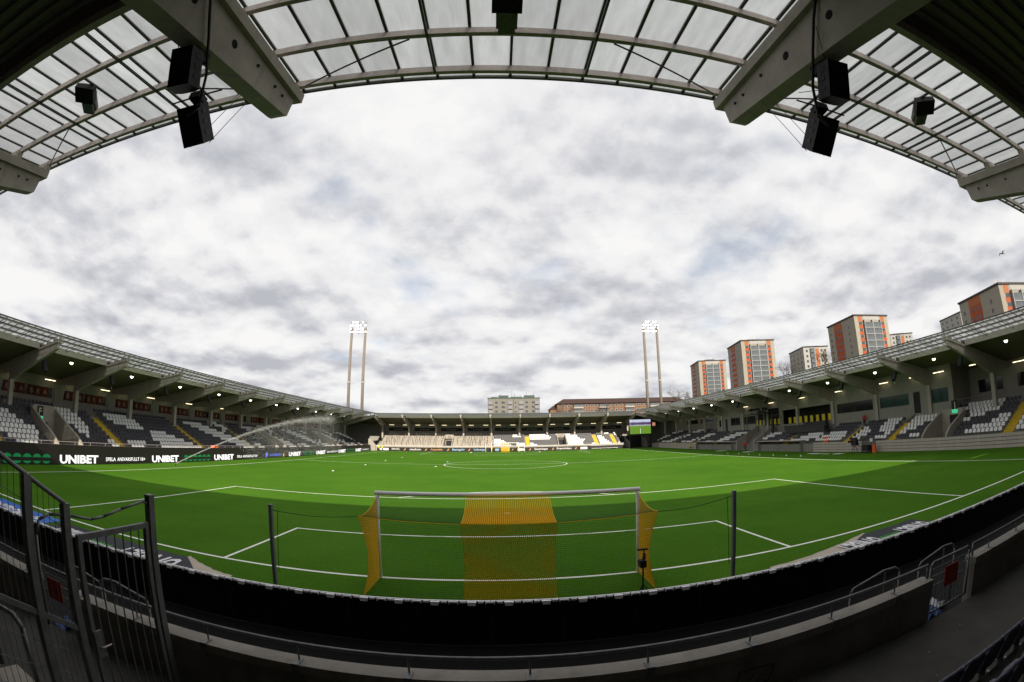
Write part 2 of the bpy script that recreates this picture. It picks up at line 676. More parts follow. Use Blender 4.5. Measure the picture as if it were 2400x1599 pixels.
# beam shape, shared by every stand
bmb = MB()
stem = [(0.06, 9.60), (0.16, 9.55), (8.72, 6.98), (9.30, 6.98), (9.30, 7.55), (13.19, 7.55), (13.19, zt(13.19) - 0.64), (0.0, zt(0) - 0.64)]
bmb.prism(stem, lambda a, b: (-0.17, a, b), lambda a, b: (0.17, a, b))
fl = [(-0.14, zt(-0.14) - 0.638), (13.18, zt(13.18) - 0.638), (13.18, zt(13.18) - 0.42), (-0.14, zt(-0.14) - 0.42)]
bmb.prism(fl, lambda a, b: (-0.27, a, b), lambda a, b: (0.27, a, b))
for q in (-0.13, 0.92, 2.10):
    bmb.box(-0.09, 0.09, q - 0.08, q + 0.08, zt(q) - 0.45, zt(q) - 0.162)
BEAM = bmb.mesh('roof_beam', CONF)
HOLE = MB().tube((-0.003, 0, 0), (0.003, 0, 0), 0.075, 12).mesh('conduit_hole_shade', BLKC)  # black disc set proud, its colour standing for the shade inside a hole
BOLT = MB().tube((-0.02, 0, 0), (0.02, 0, 0), 0.03, 6).mesh('bolt', BLK)
COLM = MB().box(-0.24, 0.24, 8.76, 9.26, 3.6, 6.985).mesh('column', CONF)


def purlin_mesh(Ln):
    p = MB()
    p.box(0, Ln, 0.0, 0.012, -0.155, 0.0)
    p.box(0, Ln, -0.07, -0.0005, -0.155, -0.143)
    p.box(0, Ln, -0.07, -0.0005, -0.012, 0.0)
    return p.mesh('purlin', GALV)


def bar_mesh():
    return MB().hexa([(-0.025, -0.5, zt(-0.5) + 0.002), (0.025, -0.5, zt(-0.5) + 0.002), (0.025, 3.25, zt(3.25) + 0.002), (-0.025, 3.25, zt(3.25) + 0.002),
                      (-0.025, -0.5, zt(-0.5) + 0.06), (0.025, -0.5, zt(-0.5) + 0.06), (0.025, 3.25, zt(3.25) + 0.06), (-0.025, 3.25, zt(3.25) + 0.06)]).mesh('glazing_bar', BARM)


BAR = bar_mesh()
PU = (-0.13, 0.92, 2.10)


def roof(st, beams, s0, s1, single_bays, k0=0.0, k1=0.0, columns=True, holes=()):
    """beams: positions along the stand; single_bays: bays whose panes and bars are separate; k0,k1: mitre of the deck ends"""
    r = st.root
    d = beams[1] - beams[0]
    pm = purlin_mesh(d - 0.02)
    n = 12
    stp = d / n
    pane1 = MB().hexa([(0.027, -0.5, zt(-0.5) + 0.03), (stp - 0.027, -0.5, zt(-0.5) + 0.03), (stp - 0.027, 3.25, zt(3.25) + 0.03), (0.027, 3.25, zt(3.25) + 0.03),
                       (0.027, -0.5, zt(-0.5) + 0.042), (stp - 0.027, -0.5, zt(-0.5) + 0.042), (stp - 0.027, 3.25, zt(3.25) + 0.042), (0.027, 3.25, zt(3.25) + 0.042)]).mesh('glass_pane', PANE)
    mb, mb2 = MB(), MB()
    for i in range(n):
        for src, dst, off in ((pane1, mb, i * stp), (BAR, mb2, i * stp)):
            k = len(dst.v)
            dst.v += [(v.co.x + off, v.co.y, v.co.z) for v in src.vertices]
            dst.f += [tuple(k + j for j in p.vertices) for p in src.polygons]
    paneN = mb.mesh('glass_pane_strip', PANE)
    barN = mb2.mesh('glazing_bar_set', BARM)
    edge = MB().box(0.0, d, -0.52, -0.47, zt(-0.5) - 0.035, zt(-0.5) + 0.065).mesh('roof_edge_trim', BARM)
    fas = MB().box(0.272, d - 0.272, 3.17, 3.29, zt(3.25) - 0.50, zt(3.25) - 0.004).mesh('edge_beam', FASC)
    for i, b in enumerate(beams):
        if not holes or i not in holes:
            place(BEAM, 'roof_beam', r, (b, 0, 0))
        else:
            bo = place(BEAM, 'roof_beam', r, (b, 0, 0))
            for sx in (-1, 1):
                for u in (2.05, 3.15, 4.6):
                    place(HOLE, 'conduit_hole_shade', bo, (sx * 0.1725, u, zt(u) - 0.84 - 0.05 * u))
                for u in (0.42, 0.72, 1.35):
                    place(BOLT, 'bolt', bo, (sx * 0.18, u, zt(u) - 0.84))
        if columns:
            place(COLM, 'column', r, (b, 0, 0))
        if i == len(beams) - 1:
            break
        for u in PU:
            place(pm, 'purlin', r, (b + 0.01, u, zt(u) - 0.004))
        place(edge, 'roof_edge_trim', r, (b, 0, 0))
        place(fas, 'edge_beam', r, (b, 0, 0))
        if i in single_bays:
            for j in range(n):
                place(BAR, 'glazing_bar', r, (b + j * stp, 0, 0))
                place(pane1, 'glass_pane', r, (b + j * stp, 0, 0))
        else:
            place(paneN, 'glass_pane_strip', r, (b, 0, 0))
            tag(place(barN, 'glazing_bar_set', r, (b, 0, 0)), kind='stuff')
        # wind bracing rods and the dark tie bars of the bay
        if i in single_bays:
            for sx in (0, 1):
                mb = MB()
                x0 = b + 0.28 if sx == 0 else b + d - 0.28
                x1 = b + d * 0.30 if sx == 0 else b + d * 0.70
                mb.tube((x0, -0.05, zt(0) - 0.24), (x1, 0.90, zt(0.9) - 0.24), 0.017, 6)
                mb.build('bracing_rod', BARM, r)
            for q in (0.335, 0.665):
                x = b + d * q
                MB().hexa([(x - .02, -0.13, zt(-.13) - .21), (x + .02, -0.13, zt(-.13) - .21), (x + .02, 3.165, zt(3.165) - .21), (x - .02, 3.165, zt(3.165) - .21),
                           (x - .02, -0.13, zt(-.13) - .161), (x + .02, -0.13, zt(-.13) - .161), (x + .02, 3.165, zt(3.165) - .161), (x - .02, 3.165, zt(3.165) - .161)]).build('tie_bar', BARM, r)
    # trapezoidal metal deck, ribs along the stand
    mb = MB()
    us = []
    u = 3.3
    while u < 13.3:
        us += [(u, 0), (u + 0.10, 0), (u + 0.14, 0.06), (u + 0.21, 0.06)]
        u += 0.25
    f = lambda q: (s0 - k0 * q, s1 + k1 * q)
    for (ua, da), (ub, db) in zip(us[:-1], us[1:]):
        a0, a1 = f(ua)
        b0, b1 = f(ub)
        mb.poly([(a0, ua, zt(ua) - 0.20 + da), (b0, ub, zt(ub) - 0.20 + db), (b1, ub, zt(ub) - 0.20 + db), (a1, ua, zt(ua) - 0.20 + da)])
    ua, ub = us[0][0], us[-1][0]
    a0, a1 = f(ua)
    b0, b1 = f(ub)
    mb.poly([(a0, ua, zt(ua) + 0.07), (a1, ua, zt(ua) + 0.07), (b1, ub, zt(ub) + 0.07), (b0, ub, zt(ub) + 0.07)])
    mb.poly([(a0, ua, zt(ua) - 0.20), (a1, ua, zt(ua) - 0.20), (a1, ua, zt(ua) + 0.07), (a0, ua, zt(ua) + 0.07)])
    mb.build('roof_deck', DECK, r)


LB = [11.46 + 8.86 * k for k in range(-2, 12)]
RB = [-(11.41 + 8.86 * k) for k in range(11, -3, -1)]
FB = [-37.84 + 8.446 * k for k in range(10)]
NB = [-12.675 + 8.446 * k for k in range(-3, 7)]
NB = [-x for x in reversed(NB)]
roof(LEFT, LB, -24, 109.15, range(1, 6), 0, 1)  # side decks lengthened unseen past the camera to block corner sun
roof(RIGHT, RB, -109.15, 24, range(7, 12), 1, 0)
roof(FAR, FB, -37.9, 38.2, (), 1, 1)
roof(NEAR, NB, -38.2, 37.9, range(1, 8), 1, 1, True, range(2, 7))


for sx in (-1, 1):
    MB().box(sx * 37.9, sx * 43.0, -0.45, 3.25, 10.32, 10.40).build('corner_sun_block', DECK, NEAR.root)  # added plates over the near roof corners, blocking a stray sun patch

# ---- terraces
class Rows:
    def __init__(s, st, u0, z0, rise, n, front):
        s.st, s.u0, s.z0, s.rise, s.n, s.front = st, u0, z0, rise, n, front

    def u(s, i): return s.u0 + 0.8 * i

    def z(s, i): return s.z0 + s.rise * i


def steps(rw, i, a, b, m, last=None, base=None):
    """one terrace step of row i between positions a and b"""
    u0 = rw.front if i == 0 else rw.u(i)
    u1 = last if last else rw.u(i) + 0.8
    lo = 0.0 if i == 0 else rw.z(i) - rw.rise - 0.12
    return MB().box(a, b, u0, u1, lo, rw.z(i)).build('terrace_step', m, rw.st.root)


def stairs(rw, c, rows, wd=1.15, m=None):
    mb = MB()
    for i in rows:
        zu, uu = rw.z(i), rw.u(i)
        if i > 0:
            mb.box(c - wd / 2, c + wd / 2, uu - 0.40, uu - 0.003, zu - rw.rise + 0.003, zu - rw.rise / 2)
        mb.box(c - wd / 2, c + wd / 2, uu + 0.003, uu + (0.397 if i < rows[-1] else 0.79), zu + 0.003, zu + 0.03)
        mb.box(c - wd / 2, c + wd / 2, uu - 0.02, uu + 0.003, zu - rw.rise / 2 + 0.001, zu + 0.03)
    return mb.build('stair_flight', m or YEL, rw.st.root)


def wall_open(mb, s0, s1, z0, z1, u0, u1, ops):
    """wall from s0 to s1 with rectangular openings (a, b, lo, hi)"""
    p = s0
    for a, b, lo, hi in sorted(ops):
        if a > p: mb.box(p, a, u0, u1, z0, z1)
        if lo > z0: mb.box(a, b, u0, u1, z0, lo)
        if hi < z1: mb.box(a, b, u0, u1, hi, z1)
        p = b
    if p < s1: mb.box(p, s1, u0, u1, z0, z1)
    return mb


def vomitory(rw, a, b, ub=7.9, door=None):
    """entrance cut into the terrace between a and b: two raking side walls and a back wall with a doorway"""
    st = rw.st
    sl = rw.rise / 0.8
    zz = lambda u: rw.z0 + sl * (u - rw.u0) + 0.95
    u0 = rw.u0 - 0.35
    for x0, x1 in ((a - 0.11, a + 0.11), (b - 0.11, b + 0.11)):
        pl = [(u0, 0.5), (ub, 0.5), (ub, zz(ub)), (u0 + 0.9, zz(u0 + 0.9)), (u0, zz(u0) - 0.35)]
        MB().prism(pl, lambda p, q: (x1, p, q), lambda p, q: (x0, p, q)).build('entrance_side_wall', CONL, st.root)
    d0, d1 = door if door else (a + 0.5, a + 1.6)
    wall_open(MB(), a + 0.112, b - 0.112, 0.5, zz(ub) + 0.15, ub - 0.2, ub - 0.02, [(d0, d1, 0.5, 3.35)]).build('entrance_back_wall', CONL, st.root)
    MB().box(d0, d1, ub - 0.08, ub - 0.04, 0.5, 3.35).build('doorway', BLK, st.root)
    MB().box(a + .112, b - .112, u0, ub, 0.4, 0.95).build('entrance_floor', CON, st.root)


LR = Rows(LEFT, 2.3, 1.12, 0.39, 10, 1.02)
RR = Rows(RIGHT, 4.3, 1.12, 0.36, 8, 3.95)
FR = Rows(FAR, 2.0, 1.20, 0.41, 9, 0.72)
NR = Rows(NEAR, 3.05, 0.35, 0.42, 11, 0.86)
# near stand: the front walkway and the rows
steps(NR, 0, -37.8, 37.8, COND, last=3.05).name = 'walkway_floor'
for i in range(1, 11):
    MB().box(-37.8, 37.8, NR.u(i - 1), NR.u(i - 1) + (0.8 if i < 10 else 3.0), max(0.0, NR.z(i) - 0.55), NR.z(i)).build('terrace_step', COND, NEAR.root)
# left
LV = [(13.7, 16.7), (58.0, 61.0), (84.6, 87.6)]
for i in range(10):
    iv = [(-9.0, 108.0)]
    if i < 7:
        ee = [-9.0] + [x for v in LV for x in v] + [108.0]
        iv = list(zip(ee[::2], ee[1::2]))
    for a, b in iv:
        steps(LR, i, a, b, CON, last=13.2 if i == 9 else None)
for a, b in LV:
    vomitory(LR, a, b, door=(a + 1.15, a + 2.1))
LST = [7.6, 23.2, 38.2, 51.5, 67.0, 79.5, 94.0]
for c in LST:
    stairs(LR, c, range(0, 9))
# far
FV = [(-17.9, -15.3), (15.4, 17.9)]
FST = [6.6, 26.9, 32.4]
for i in range(9):
    ee = [-37.0] + [x for v in FV for x in v] + [34.2] if i < 6 else [-37.0, 34.2]
    for a, b in zip(ee[::2], ee[1::2]):
        for p, q, m in ((a, min(b, -3.4), CONL), (max(a, -3.4), b, CON)):
            if q > p:
                steps(FR, i, p, q, m, last=13.2 if i == 8 else None)
for a, b in FV:
    vomitory(FR, a, b, ub=7.0, door=(a + 0.3, b - 0.3))
for c in FST:
    stairs(FR, c, range(0, 8))
# right: eight rows by the camera, six in front of the boxes
RV = [(15.1, 18.3)]
for i in range(8):
    if i < 6:
        iv = [(-9, 15.1), (18.3, 37.8), (37.8, 53.2), (59.3, 76), (76, 107)]
    else:
        iv = [(-9, 16.6), (76, 107)]
    for a, b in iv:
        steps(RR, i, -b, -a, CON, last=13.2 if (i == 7) else (9.0 if i == 5 and a > 17 and b < 77 else None))
vomitory(RR, -18.3, -15.1, ub=8.3, door=(-17.1, -15.9))
RST = [8.2, 23.6, 31.3, 45.0, 61.0, 69.5, 80.0, 92.0]
for c in RST:
    stairs(RR, -c, range(0, 6 if 18 < c < 76 else 8))

# ---- rear walls
for st, beams, s0, s1, nm in ((LEFT, LB, -11, 122.3, 'L'), (FAR, FB, -51.1, 51.4, 'F')):
    ops = [(b + 0.85, b + (beams[1] - beams[0]) - 0.85, 5.95, 7.05) for b in beams[:-1]]
    wall_open(MB(), s0, s1, 0.0, 8.52, 13.2, 13.42, ops).build('rear_wall', WALLM, st.root)
    for a, b, lo, hi in ops:
        wn = MB().box(a, b, 13.32, 13.36, lo, hi).build('window_pane', GLASSD, st.root)
        for q in range(1, 5):
            x = a + (b - a) * q / 5
            MB().box(x - 0.03, x + 0.03, 13.27, 13.318, lo, hi).build('window_mullion', BARM, wn)
        pier = MB()
        pier.box(b + 0.25, b + 0.75, 13.05, 13.198, 4.3, 8.3)
        pier.build('wall_pier', WALLM, st.root)
tile = MB().box(-0.45, 0.45, -0.02, 0.02, 0, 1.04).mesh('letter_tile', RED)
PALE = mat('pale_letter', (0.30, 0.24, 0.17), 0.7)
for k in range(1, 12):
    b = LB[k]
    for ch, o in (('B', 1.35), ('R', 2.32), ('A', 3.29), ('B', 4.75), ('R', 5.72), ('A', 6.69)):
        t = place(tile, 'letter_tile', LEFT.root, (b + o + 0.25, 13.215, 5.975), (0, 0, 0))
        place(text_mesh(ch, 0.52, PALE, bold=0.02), 'lettering', t, (0, -0.024, 0.26), (0, 0, 0))
for k in range(9):
    b = FB[k] + 4.22
    bn = MB().box(b - 3.3, b + 3.3, 13.16, 13.2, 6.0, 7.0).build('sponsor_banner', BLK, FAR.root)
    GREYT = mat('grey_print', (0.22, 0.23, 0.24), 0.6)
    place(text_mesh('bravida', 0.55, GREYT, bold=0.01), 'lettering', bn, (b + 0.35, 13.154, 6.26))
    lg = MB()
    for q in range(4):
        t = q * math.pi / 2 + math.pi / 4
        lg.poly([(b - 1.42 + 0.10 * math.cos(t) + 0.16 * math.cos(v * math.pi / 4) * (1 if abs(math.cos(v * math.pi / 4)) > .8 else .8), 13.154, 6.48 + 0.13 * math.sin(t) + 0.09 * math.sin(v * math.pi / 4)) for v in range(8)][::-1])
    lg.build('logo_mark', GREYT, bn)
wall_open(MB(), -51.4, 51.1, 0.0, 8.52, 13.2, 13.42, []).build('rear_wall', WALLM, NEAR.root)  # out of view; added so the underside of the near roof stays dark
# right rear walls: set back at both ends, boxes in front between 17 m and 76 m
rops = [(-15.6, -12.2, 5.35, 6.75), (-10.2, -3.2, 5.35, 6.75)]
wall_open(MB(), -16.9, 11, 0.0, 8.52, 13.2, 13.42, rops).build('rear_wall', WALLM, RIGHT.root)
rops2 = [(-b + 0.85, -b + 8.0, 5.95, 7.05) for b in (85.2, 94.1, 103)]
wall_open(MB(), -122.3, -76, 0.0, 8.52, 13.2, 13.42, rops2).build('rear_wall', WALLM, RIGHT.root)
for a, b, lo, hi in rops + rops2:
    MB().box(a, b, 13.32, 13.36, lo, hi).build('window_pane', GLASSD, RIGHT.root)
U = 9.0
box_ops = [(-20.1, -17.55, 4.85, 6.42), (-22.85, -21.8, 3.95, 6.45), (-28.6, -23.6, 5.05, 6.42), (-37.2, -29.9, 5.02, 6.42), (-38.0 - 13.2, -38.0 - 0.7, 4.2, 6.6),
           (-65.2, -59.6, 4.7, 6.3), (-69.8, -65.9, 4.7, 6.3), (-72.2, -71.2, 3.6, 6.2), (-75.0, -73.3, 4.6, 6.1)]
bw = wall_open(MB(), -76, -17.1, 0.9, 9.02, U, U + 0.25, [o for o in box_ops if not (-59 < o[0] < -52)]).build('box_wall', WALLM, RIGHT.root)
MB().box(-17.1, -16.85, U, 13.2, 0.9, 9.0).build('box_side_wall', WALLM, RIGHT.root)
MB().box(-76.25, -76.0, U, 13.2, 0.9, 9.0).build('box_side_wall', WALLM, RIGHT.root)
MB().box(-76, -17.1, 11.2, 11.3, 0.9, 8.4).build('box_back_wall', mat('dark_interior', (0.02, 0.019, 0.018), 0.9), RIGHT.root)
for o, m in zip(box_ops, (GLASST, BLK, GLASST, GLASSD, None, GLASSD, GLASSD, BLK, GLASSD)):
    if m:
        a, b, lo, hi = o
        nm = 'door' if m is BLK else 'window_pane'
        p = MB().box(a, b, U + 0.08, U + 0.12, lo, hi).build(nm, m, RIGHT.root)
        if nm == 'window_pane':
            fr = MB()
            for x0, x1 in ((a, a + 0.06), (b - 0.06, b), ((a + b) / 2 - 0.03, (a + b) / 2 + 0.03)):
                fr.box(x0, x1, U + 0.03, U + 0.078, lo, hi)
            fr.box(a, b, U + 0.03, U + 0.077, lo, lo + 0.06).box(a, b, U + 0.03, U + 0.077, hi - 0.06, hi)
            fr.build('window_frame', BARM, p)
# hospitality balcony with yellow panels
YP = mat('yellow_panel', (0.62, 0.47, 0.02), 0.5)
for k in range(8):
    y = 38.9 + 1.45 * k
    MB().box(-y - 0.36, -y + 0.36, U - 0.06, U - 0.02, 4.25, 5.25).build('yellow_panel', YP, RIGHT.root)
for k in range(7):
    y = 52.3 + 1.2 * k
    MB().box(-y - 0.3, -y + 0.3, U - 0.07, U - 0.03, 4.35, 5.3).build('yellow_panel', YP, RIGHT.root)
MB().box(-59.2, -52.2, U - 0.02, U - 0.004, 4.15, 7.2).build('dark_glazing', GLASSD, RIGHT.root)
# stair flights and tunnel sides between the dugouts
for y0, y1 in ((53.2, 53.4), (59.1, 59.3)):
    pl = [(3.9, 0.0), (8.9, 0.0), (8.9, 4.3), (4.1, 1.9), (3.9, 1.6)]
    MB().prism(pl, lambda p, q: (-y0, p, q), lambda p, q: (-y1, p, q)).build('tunnel_side_wall', CONL, RIGHT.root)
mb = MB()
for k in range(12):
    mb.box(-59.1, -53.4, 4.6 + 0.33 * k, 4.6 + 0.33 * (k + 1), 0, 0.25 * (k + 1))
mb.build('tunnel_stair', CON, RIGHT.root)
# a flight of metal steps up to the side door
mb = MB()
for k in range(6):
    mb.box(-24.6 + 0.33 * k, -24.3 + 0.33 * k, U - 0.75, U - 0.01, 2.85 + 0.19 * k, 2.89 + 0.19 * k)
mb.build('metal_steps', GALVD, RIGHT.root)
# railing beside the near entrance of the right stand
mb = MB()
for a, b in (((-16.7, 8.5, 4.9), (-13.0, 8.5, 4.9)), ((-16.7, 8.5, 4.4), (-13.0, 8.5, 4.4))):
    mb.tube(a, b, 0.025, 6)
for x in (-16.7, -15.4, -14.2, -13.0):
    mb.tube((x, 8.5, 3.3), (x, 8.5, 4.9), 0.025, 6)
mb.build('railing', GALVD, RIGHT.root)

# ---- parapets
pw = MB().box(-9, 108.6, 0.80, 1.0, 0, 1.62).build('parapet_wall', CON, LEFT.root)
MB().box(-9, 108.6, 0.77, 1.03, 1.622, 1.70).build('coping', CONL, pw)
mb = MB().tube((-9, 0.9, 1.95), (108.6, 0.9, 1.95), 0.02, 6)
for k in range(60):
    mb.tube((-8.5 + 1.95 * k, 0.9, 1.7), (-8.5 + 1.95 * k, 0.9, 1.95), 0.015, 5)
mb.build('handrail', GALV, LEFT.root)
pw = MB().box(-37.4, 34.5, 0.50, 0.70, 0, 1.50).build('parapet_wall', CONL, FAR.root)
MB().box(-37.4, 34.5, 0.46, 0.72, 1.502, 1.60).build('coping', WPAINT, pw)
pl = [(-37.4, 0.0), (-37.4, 1.6), (-38.9, 3.4), (-39.6, 3.4), (-39.6, 0.0)]
MB().prism(pl, lambda p, q: (p, 0.1, q), lambda p, q: (p, 0.6, q)).build('corner_wall', CONL, FAR.root)
# crush barriers on the standing half of the far stand
bar = MB()
bar.tube((-1.2, 0, 1.05), (1.2, 0, 1.05), 0.02, 6)
bar.tube((-1.15, 0, 0), (-1.15, 0, 1.05), 0.055, 6)
bar.tube((1.15, 0, 0), (1.15, 0, 1.05), 0.055, 6)
barm = bar.mesh('crush_barrier', mat('dark_barrier_steel', (0.06, 0.055, 0.05), 0.6))
for i in range(1, 9, 1):
    for k in range(10):
        x = -36 + 3.3 * k + (1.6 if i % 2 else 0) + random.uniform(-.3, .3)
        if x > -4.7 or any(a - 1.4 < x < b + 1.4 for a, b in FV) and i < 7:
            continue
        place(barm, 'crush_barrier', FAR.root, (x, FR.u(i) + 0.1, FR.z(i)))
for x in (-33.5, -26, -24.2, -19.8, -10.5, -8.0, -4.6):
    mb = MB().box(x - 0.9, x + 0.9, 8.7, 8.76, FR.z(8) + 0.0, FR.z(8) + 0.04)
    for q in (-0.9, 0, 0.9):
        mb.tube((x + q, 8.73, FR.z(8)), (x + q, 8.73, FR.z(8) + 1.0), 0.03, 5)
    mb.tube((x - 0.9, 8.73, FR.z(8) + 1.0), (x + 0.9, 8.73, FR.z(8) + 1.0), 0.03, 5)
    mb.build('rear_railing', GALVD, FAR.root)

# right front: low wall of pale horizontal planks
PLK = [MB().box(-1.19, 1.19, 0.0, 0.05, 0.0, 0.285).mesh('plank', mat('pale_plank', (0.40, 0.36, 0.31), 0.8, 0, 0.15, 1.2, stain=0.2)) for _ in range(1)][0]
for tagname, y0, y1 in (('by the camera', -6.0, 25.2), ('beside the television camera', 27.6, 37.2), ('past the far dugout', 77.0, 101.0)):
    r = tag(empty('plank_wall', (42.0, (y0 + y1) / 2, 0)), f'low wall of pale horizontal planks fronting the right stand, {tagname}', 'wall')
    n = int(round((y1 - y0) / 2.4))
    for k in range(n):
        for q in range(4):
            place(PLK, 'plank', r, (0.0, -(y1 - y0) / 2 + 2.4 * k + 1.2, 0.02 + 0.33 * q), (0, 0, R(-90)))
    MB().box(0.055, 0.16, -(y1 - y0) / 2, (y1 - y0) / 2, 0, 1.28).build('backing_wall', COND, r)
# ------------------------------------------------------------------ seats
def seat_mb():
    m = MB()
    # backrest: slightly reclined shell with rounded shoulders (x across, y towards the rear)
    def shell(pts, y0, y1, th, z0, z1):
        f = lambda k: (lambda a, b: (a, y0 + (y1 - y0) * (b - z0) / (z1 - z0) + k + 0.25 * a * a, b))
        m.prism(pts, f(th), f(0))
    w = 0.195
    shell([(-w, .42), (-0.07, .41), (0.07, .41), (w, .42), (w, .66), (.14, .735), (0.05, .75), (-.05, .75), (-.14, .735), (-w, .66)], 0.16, 0.25, 0.035, .41, .75)
    # tipped-up seat pan
    shell([(-.18, .38), (.18, .38), (.18, .55), (.12, .61), (-.12, .61), (-.18, .55)], 0.06, 0.12, 0.045, .38, .61)
    return m


SB = seat_mb()
BRK = MB().box(-0.03, 0.03, 0.14, 0.20, 0, 0.42).box(-0.03, 0.03, -0.02, 0.20, 0.0, 0.04)
seatW = SB.mesh('seat', WHT)
seatD = SB.mesh('seat', DARK)
brkm = BRK.mesh('bracket', GALVD)


def seg(lst, y):
    return any(a <= y <= b for a, b in lst)


# white blocks of the mosaic, per row from the front, as ranges along the left and right touchlines
LWHITE = {0: [(9.2, 11.9), (21.4, 22.3), (24.2, 26.2), (29.5, 37.0)], 1: [(8.8, 12.1), (21.2, 22.0), (24.4, 27.2), (29.6, 36.3)],
          2: [(8.5, 12.9), (18.8, 19.2), (29.2, 35.0)], 3: [(6, 12.5), (18.5, 19.5), (29.6, 34.2)], 4: [(6, 11.7), (18.2, 20.2), (30.1, 33.0)],
          5: [(6, 11.4), (14.8, 15.4), (17.3, 20.2), (26.8, 29.5)], 6: [(6, 10.6), (14.6, 20.0), (25.4, 29.6)],
          7: [(14.6, 20.0), (25.0, 29.6)], 8: [(15.0, 19.6), (24.7, 29.6)], 9: []}


def lwhite(i, y):
    if y < 38.8:
        return seg(LWHITE[i], y)
    t = (y - 38.8 - (9 - i) * 0.95) % 15.5
    v = (y + 3 * math.sin(y * .37)) % 9
    return (0.4 < t < 5.2 and i < 9) or (6.6 < t < 7.6 and i in (1, 3, 6)) or (i in (0, 1) and v < 3.2) or (8.5 < t < 10.8 and i > 6)


RWHITE = {0: [(-9, 7.3), (9.0, 13.0), (19.5, 20.5), (24.3, 26.3), (29.0, 30.2), (32.5, 37.5)], 1: [(-9, 7.2), (9.0, 12.6), (23.0 - 1, 22.8), (24.3, 25.3), (28.2, 30.4), (32.4, 37)],
          2: [(4, 7.0), (9.0, 10.6), (21.0, 22.9), (24.4, 26.5), (28.4, 30.2), (32.6, 36.0)], 3: [(9.0, 10.1), (13.6, 14.6), (20.2, 23.0), (24.6, 27.0), (29.1, 30.4)],
          4: [(12.4, 14.3), (19.0, 22.9), (24.8, 27.2)], 5: [(11.0, 14.5), (18.6, 22.7), (25.0, 27.0)], 6: [(10.8, 16.0)], 7: [(10.6, 15.6)]}


def rwhite(i, y):
    if y < 38:
        return seg(RWHITE[i], y)
    t = (y - 38 + i * 1.1) % 13.5
    return (1.0 < t < 5.6 and i not in (5,)) or (i == 0 and 6 < t < 9)


def fwhite(i, x):
    t = x + 3.4
    if x < 5.9:
        return (i < 5 and t < 5.2 - i * 0.75) or (i >= 6 and 5.6 < t < 8.4) or (i in (0, 1) and t > 6.8)
    if x < 15.4:
        q = x - 7.2
        return (i >= 4 and q < 6.6 - abs(i - 5) * 0.7) or (i == 0 and q < 2.2) or (i == 1 and q < 1.0)
    if x < 26.2:
        q = x - 18.0
        return (q < 4.6 + (i < 4) * 1.0 - abs(i - 3) * 0.35 and i < 7) or (i >= 6 and q < 1.6) or (i == 0 and q > 7)
    if x < 31.8:
        return (i < 6 and x - 27.6 < 3.4 - (i) * 0.35) or i == 7 and x > 30
    return i in (0, 6, 7)


seats = []      # (stand name, row, position, world position, rotation, white)
for i in range(10):
    k = 0
    y = -8.5
    while y < 107.5:
        bad = any(abs(y - c) < 0.74 for c in LST) or (i < 7 and any(a - 0.35 < y < b + 0.35 for a, b in LV)) or (i == 9 and 17.6 < y < 23.2) or (i > 6 and any(abs(y - b) < 0.5 for b in LB) and i == 8)
        if not bad:
            seats.append(('left', i, y, LEFT.W(y, LR.u(i) + 0.28, LR.z(i)), R(90), lwhite(i, y)))
        y += 0.5
for i in range(8):
    y = -8.5
    while y < 106.5:
        mid = 17 < y < 76
        bad = any(abs(y - c) < 0.74 for c in RST) or (14.7 < y < 18.7 and i < 6) or (mid and i > 5) or (52.9 < y < 59.6) or (mid and i > 3 and 36.5 < y < 53)
        if not bad:
            seats.append(('right', i, y, RIGHT.W(-y, RR.u(i) + 0.28, RR.z(i)), R(-90), rwhite(i, y)))
        y += 0.5
for i in range(8):
    x = -3.0
    while x < 34:
        bad = any(abs(x - c) < 0.85 for c in FST) or (i < 6 and any(a - 0.35 < x < b + 0.35 for a, b in FV)) or (i == 7 and min(abs(x - b) for b in FB) < .5)
        if not bad:
            seats.append(('far', i, x, FAR.W(x, FR.u(i) + 0.28, FR.z(i)), 0.0, fwhite(i, x)))
        x += 0.5
CAM = Vector((-0.0626, -11.9717, 4.1079))


def in_view(p):
    d = p - CAM
    return d.y > 0 and abs(math.degrees(math.atan2(d.x, d.y))) < 64.0


near_px = sorted([s for s in seats if in_view(s[3])], key=lambda s: (s[3] - CAM).length)
single = near_px[:270]
sid = {(s[0], s[1], s[2]) for s in single}
cnt = {}
for s in sorted(single, key=lambda s: (s[0], s[1], s[2])):
    nm, i, y, p, rz, wh = s
    k = cnt.get((nm, i), 0)
    cnt[nm, i] = k + 1
    o = tag(place(seatW if wh else seatD, 'stadium_seat', None, p, (0, 0, rz)),
            f"{'white' if wh else 'dark grey'} seat, {nm} stand, {ordn(i)} row from the front, {ordn(k)} in from the picture edge",
            'seat', f'seats of the {nm} stand')
V0 = np.array(SB.v)
F0 = SB.f
for nm in ('left', 'right', 'far'):
    for wh in (True, False):
        lst = [s for s in seats if s[0] == nm and s[5] == wh and (s[0], s[1], s[2]) not in sid and s[3].y > 2]
        vs, fs = [], []
        for j, s in enumerate(lst):
            c, sn = math.cos(s[4]), math.sin(s[4])
            v = V0 @ np.array([[c, sn, 0], [-sn, c, 0], [0, 0, 1]]) + np.array(s[3])
            vs.append(v)
            o = j * len(V0)
            fs += [tuple(a + o for a in f) for f in F0]
        me = bpy.data.meshes.new('seat_rows')
        me.from_pydata(np.concatenate(vs).tolist(), [], fs)
        me.materials.append(WHT if wh else DARK)
        tag(place(me, 'seat_rows'), f"{'white' if wh else 'dark grey'} seats filling the more distant rows of the {nm} stand", 'seats', kind='stuff')

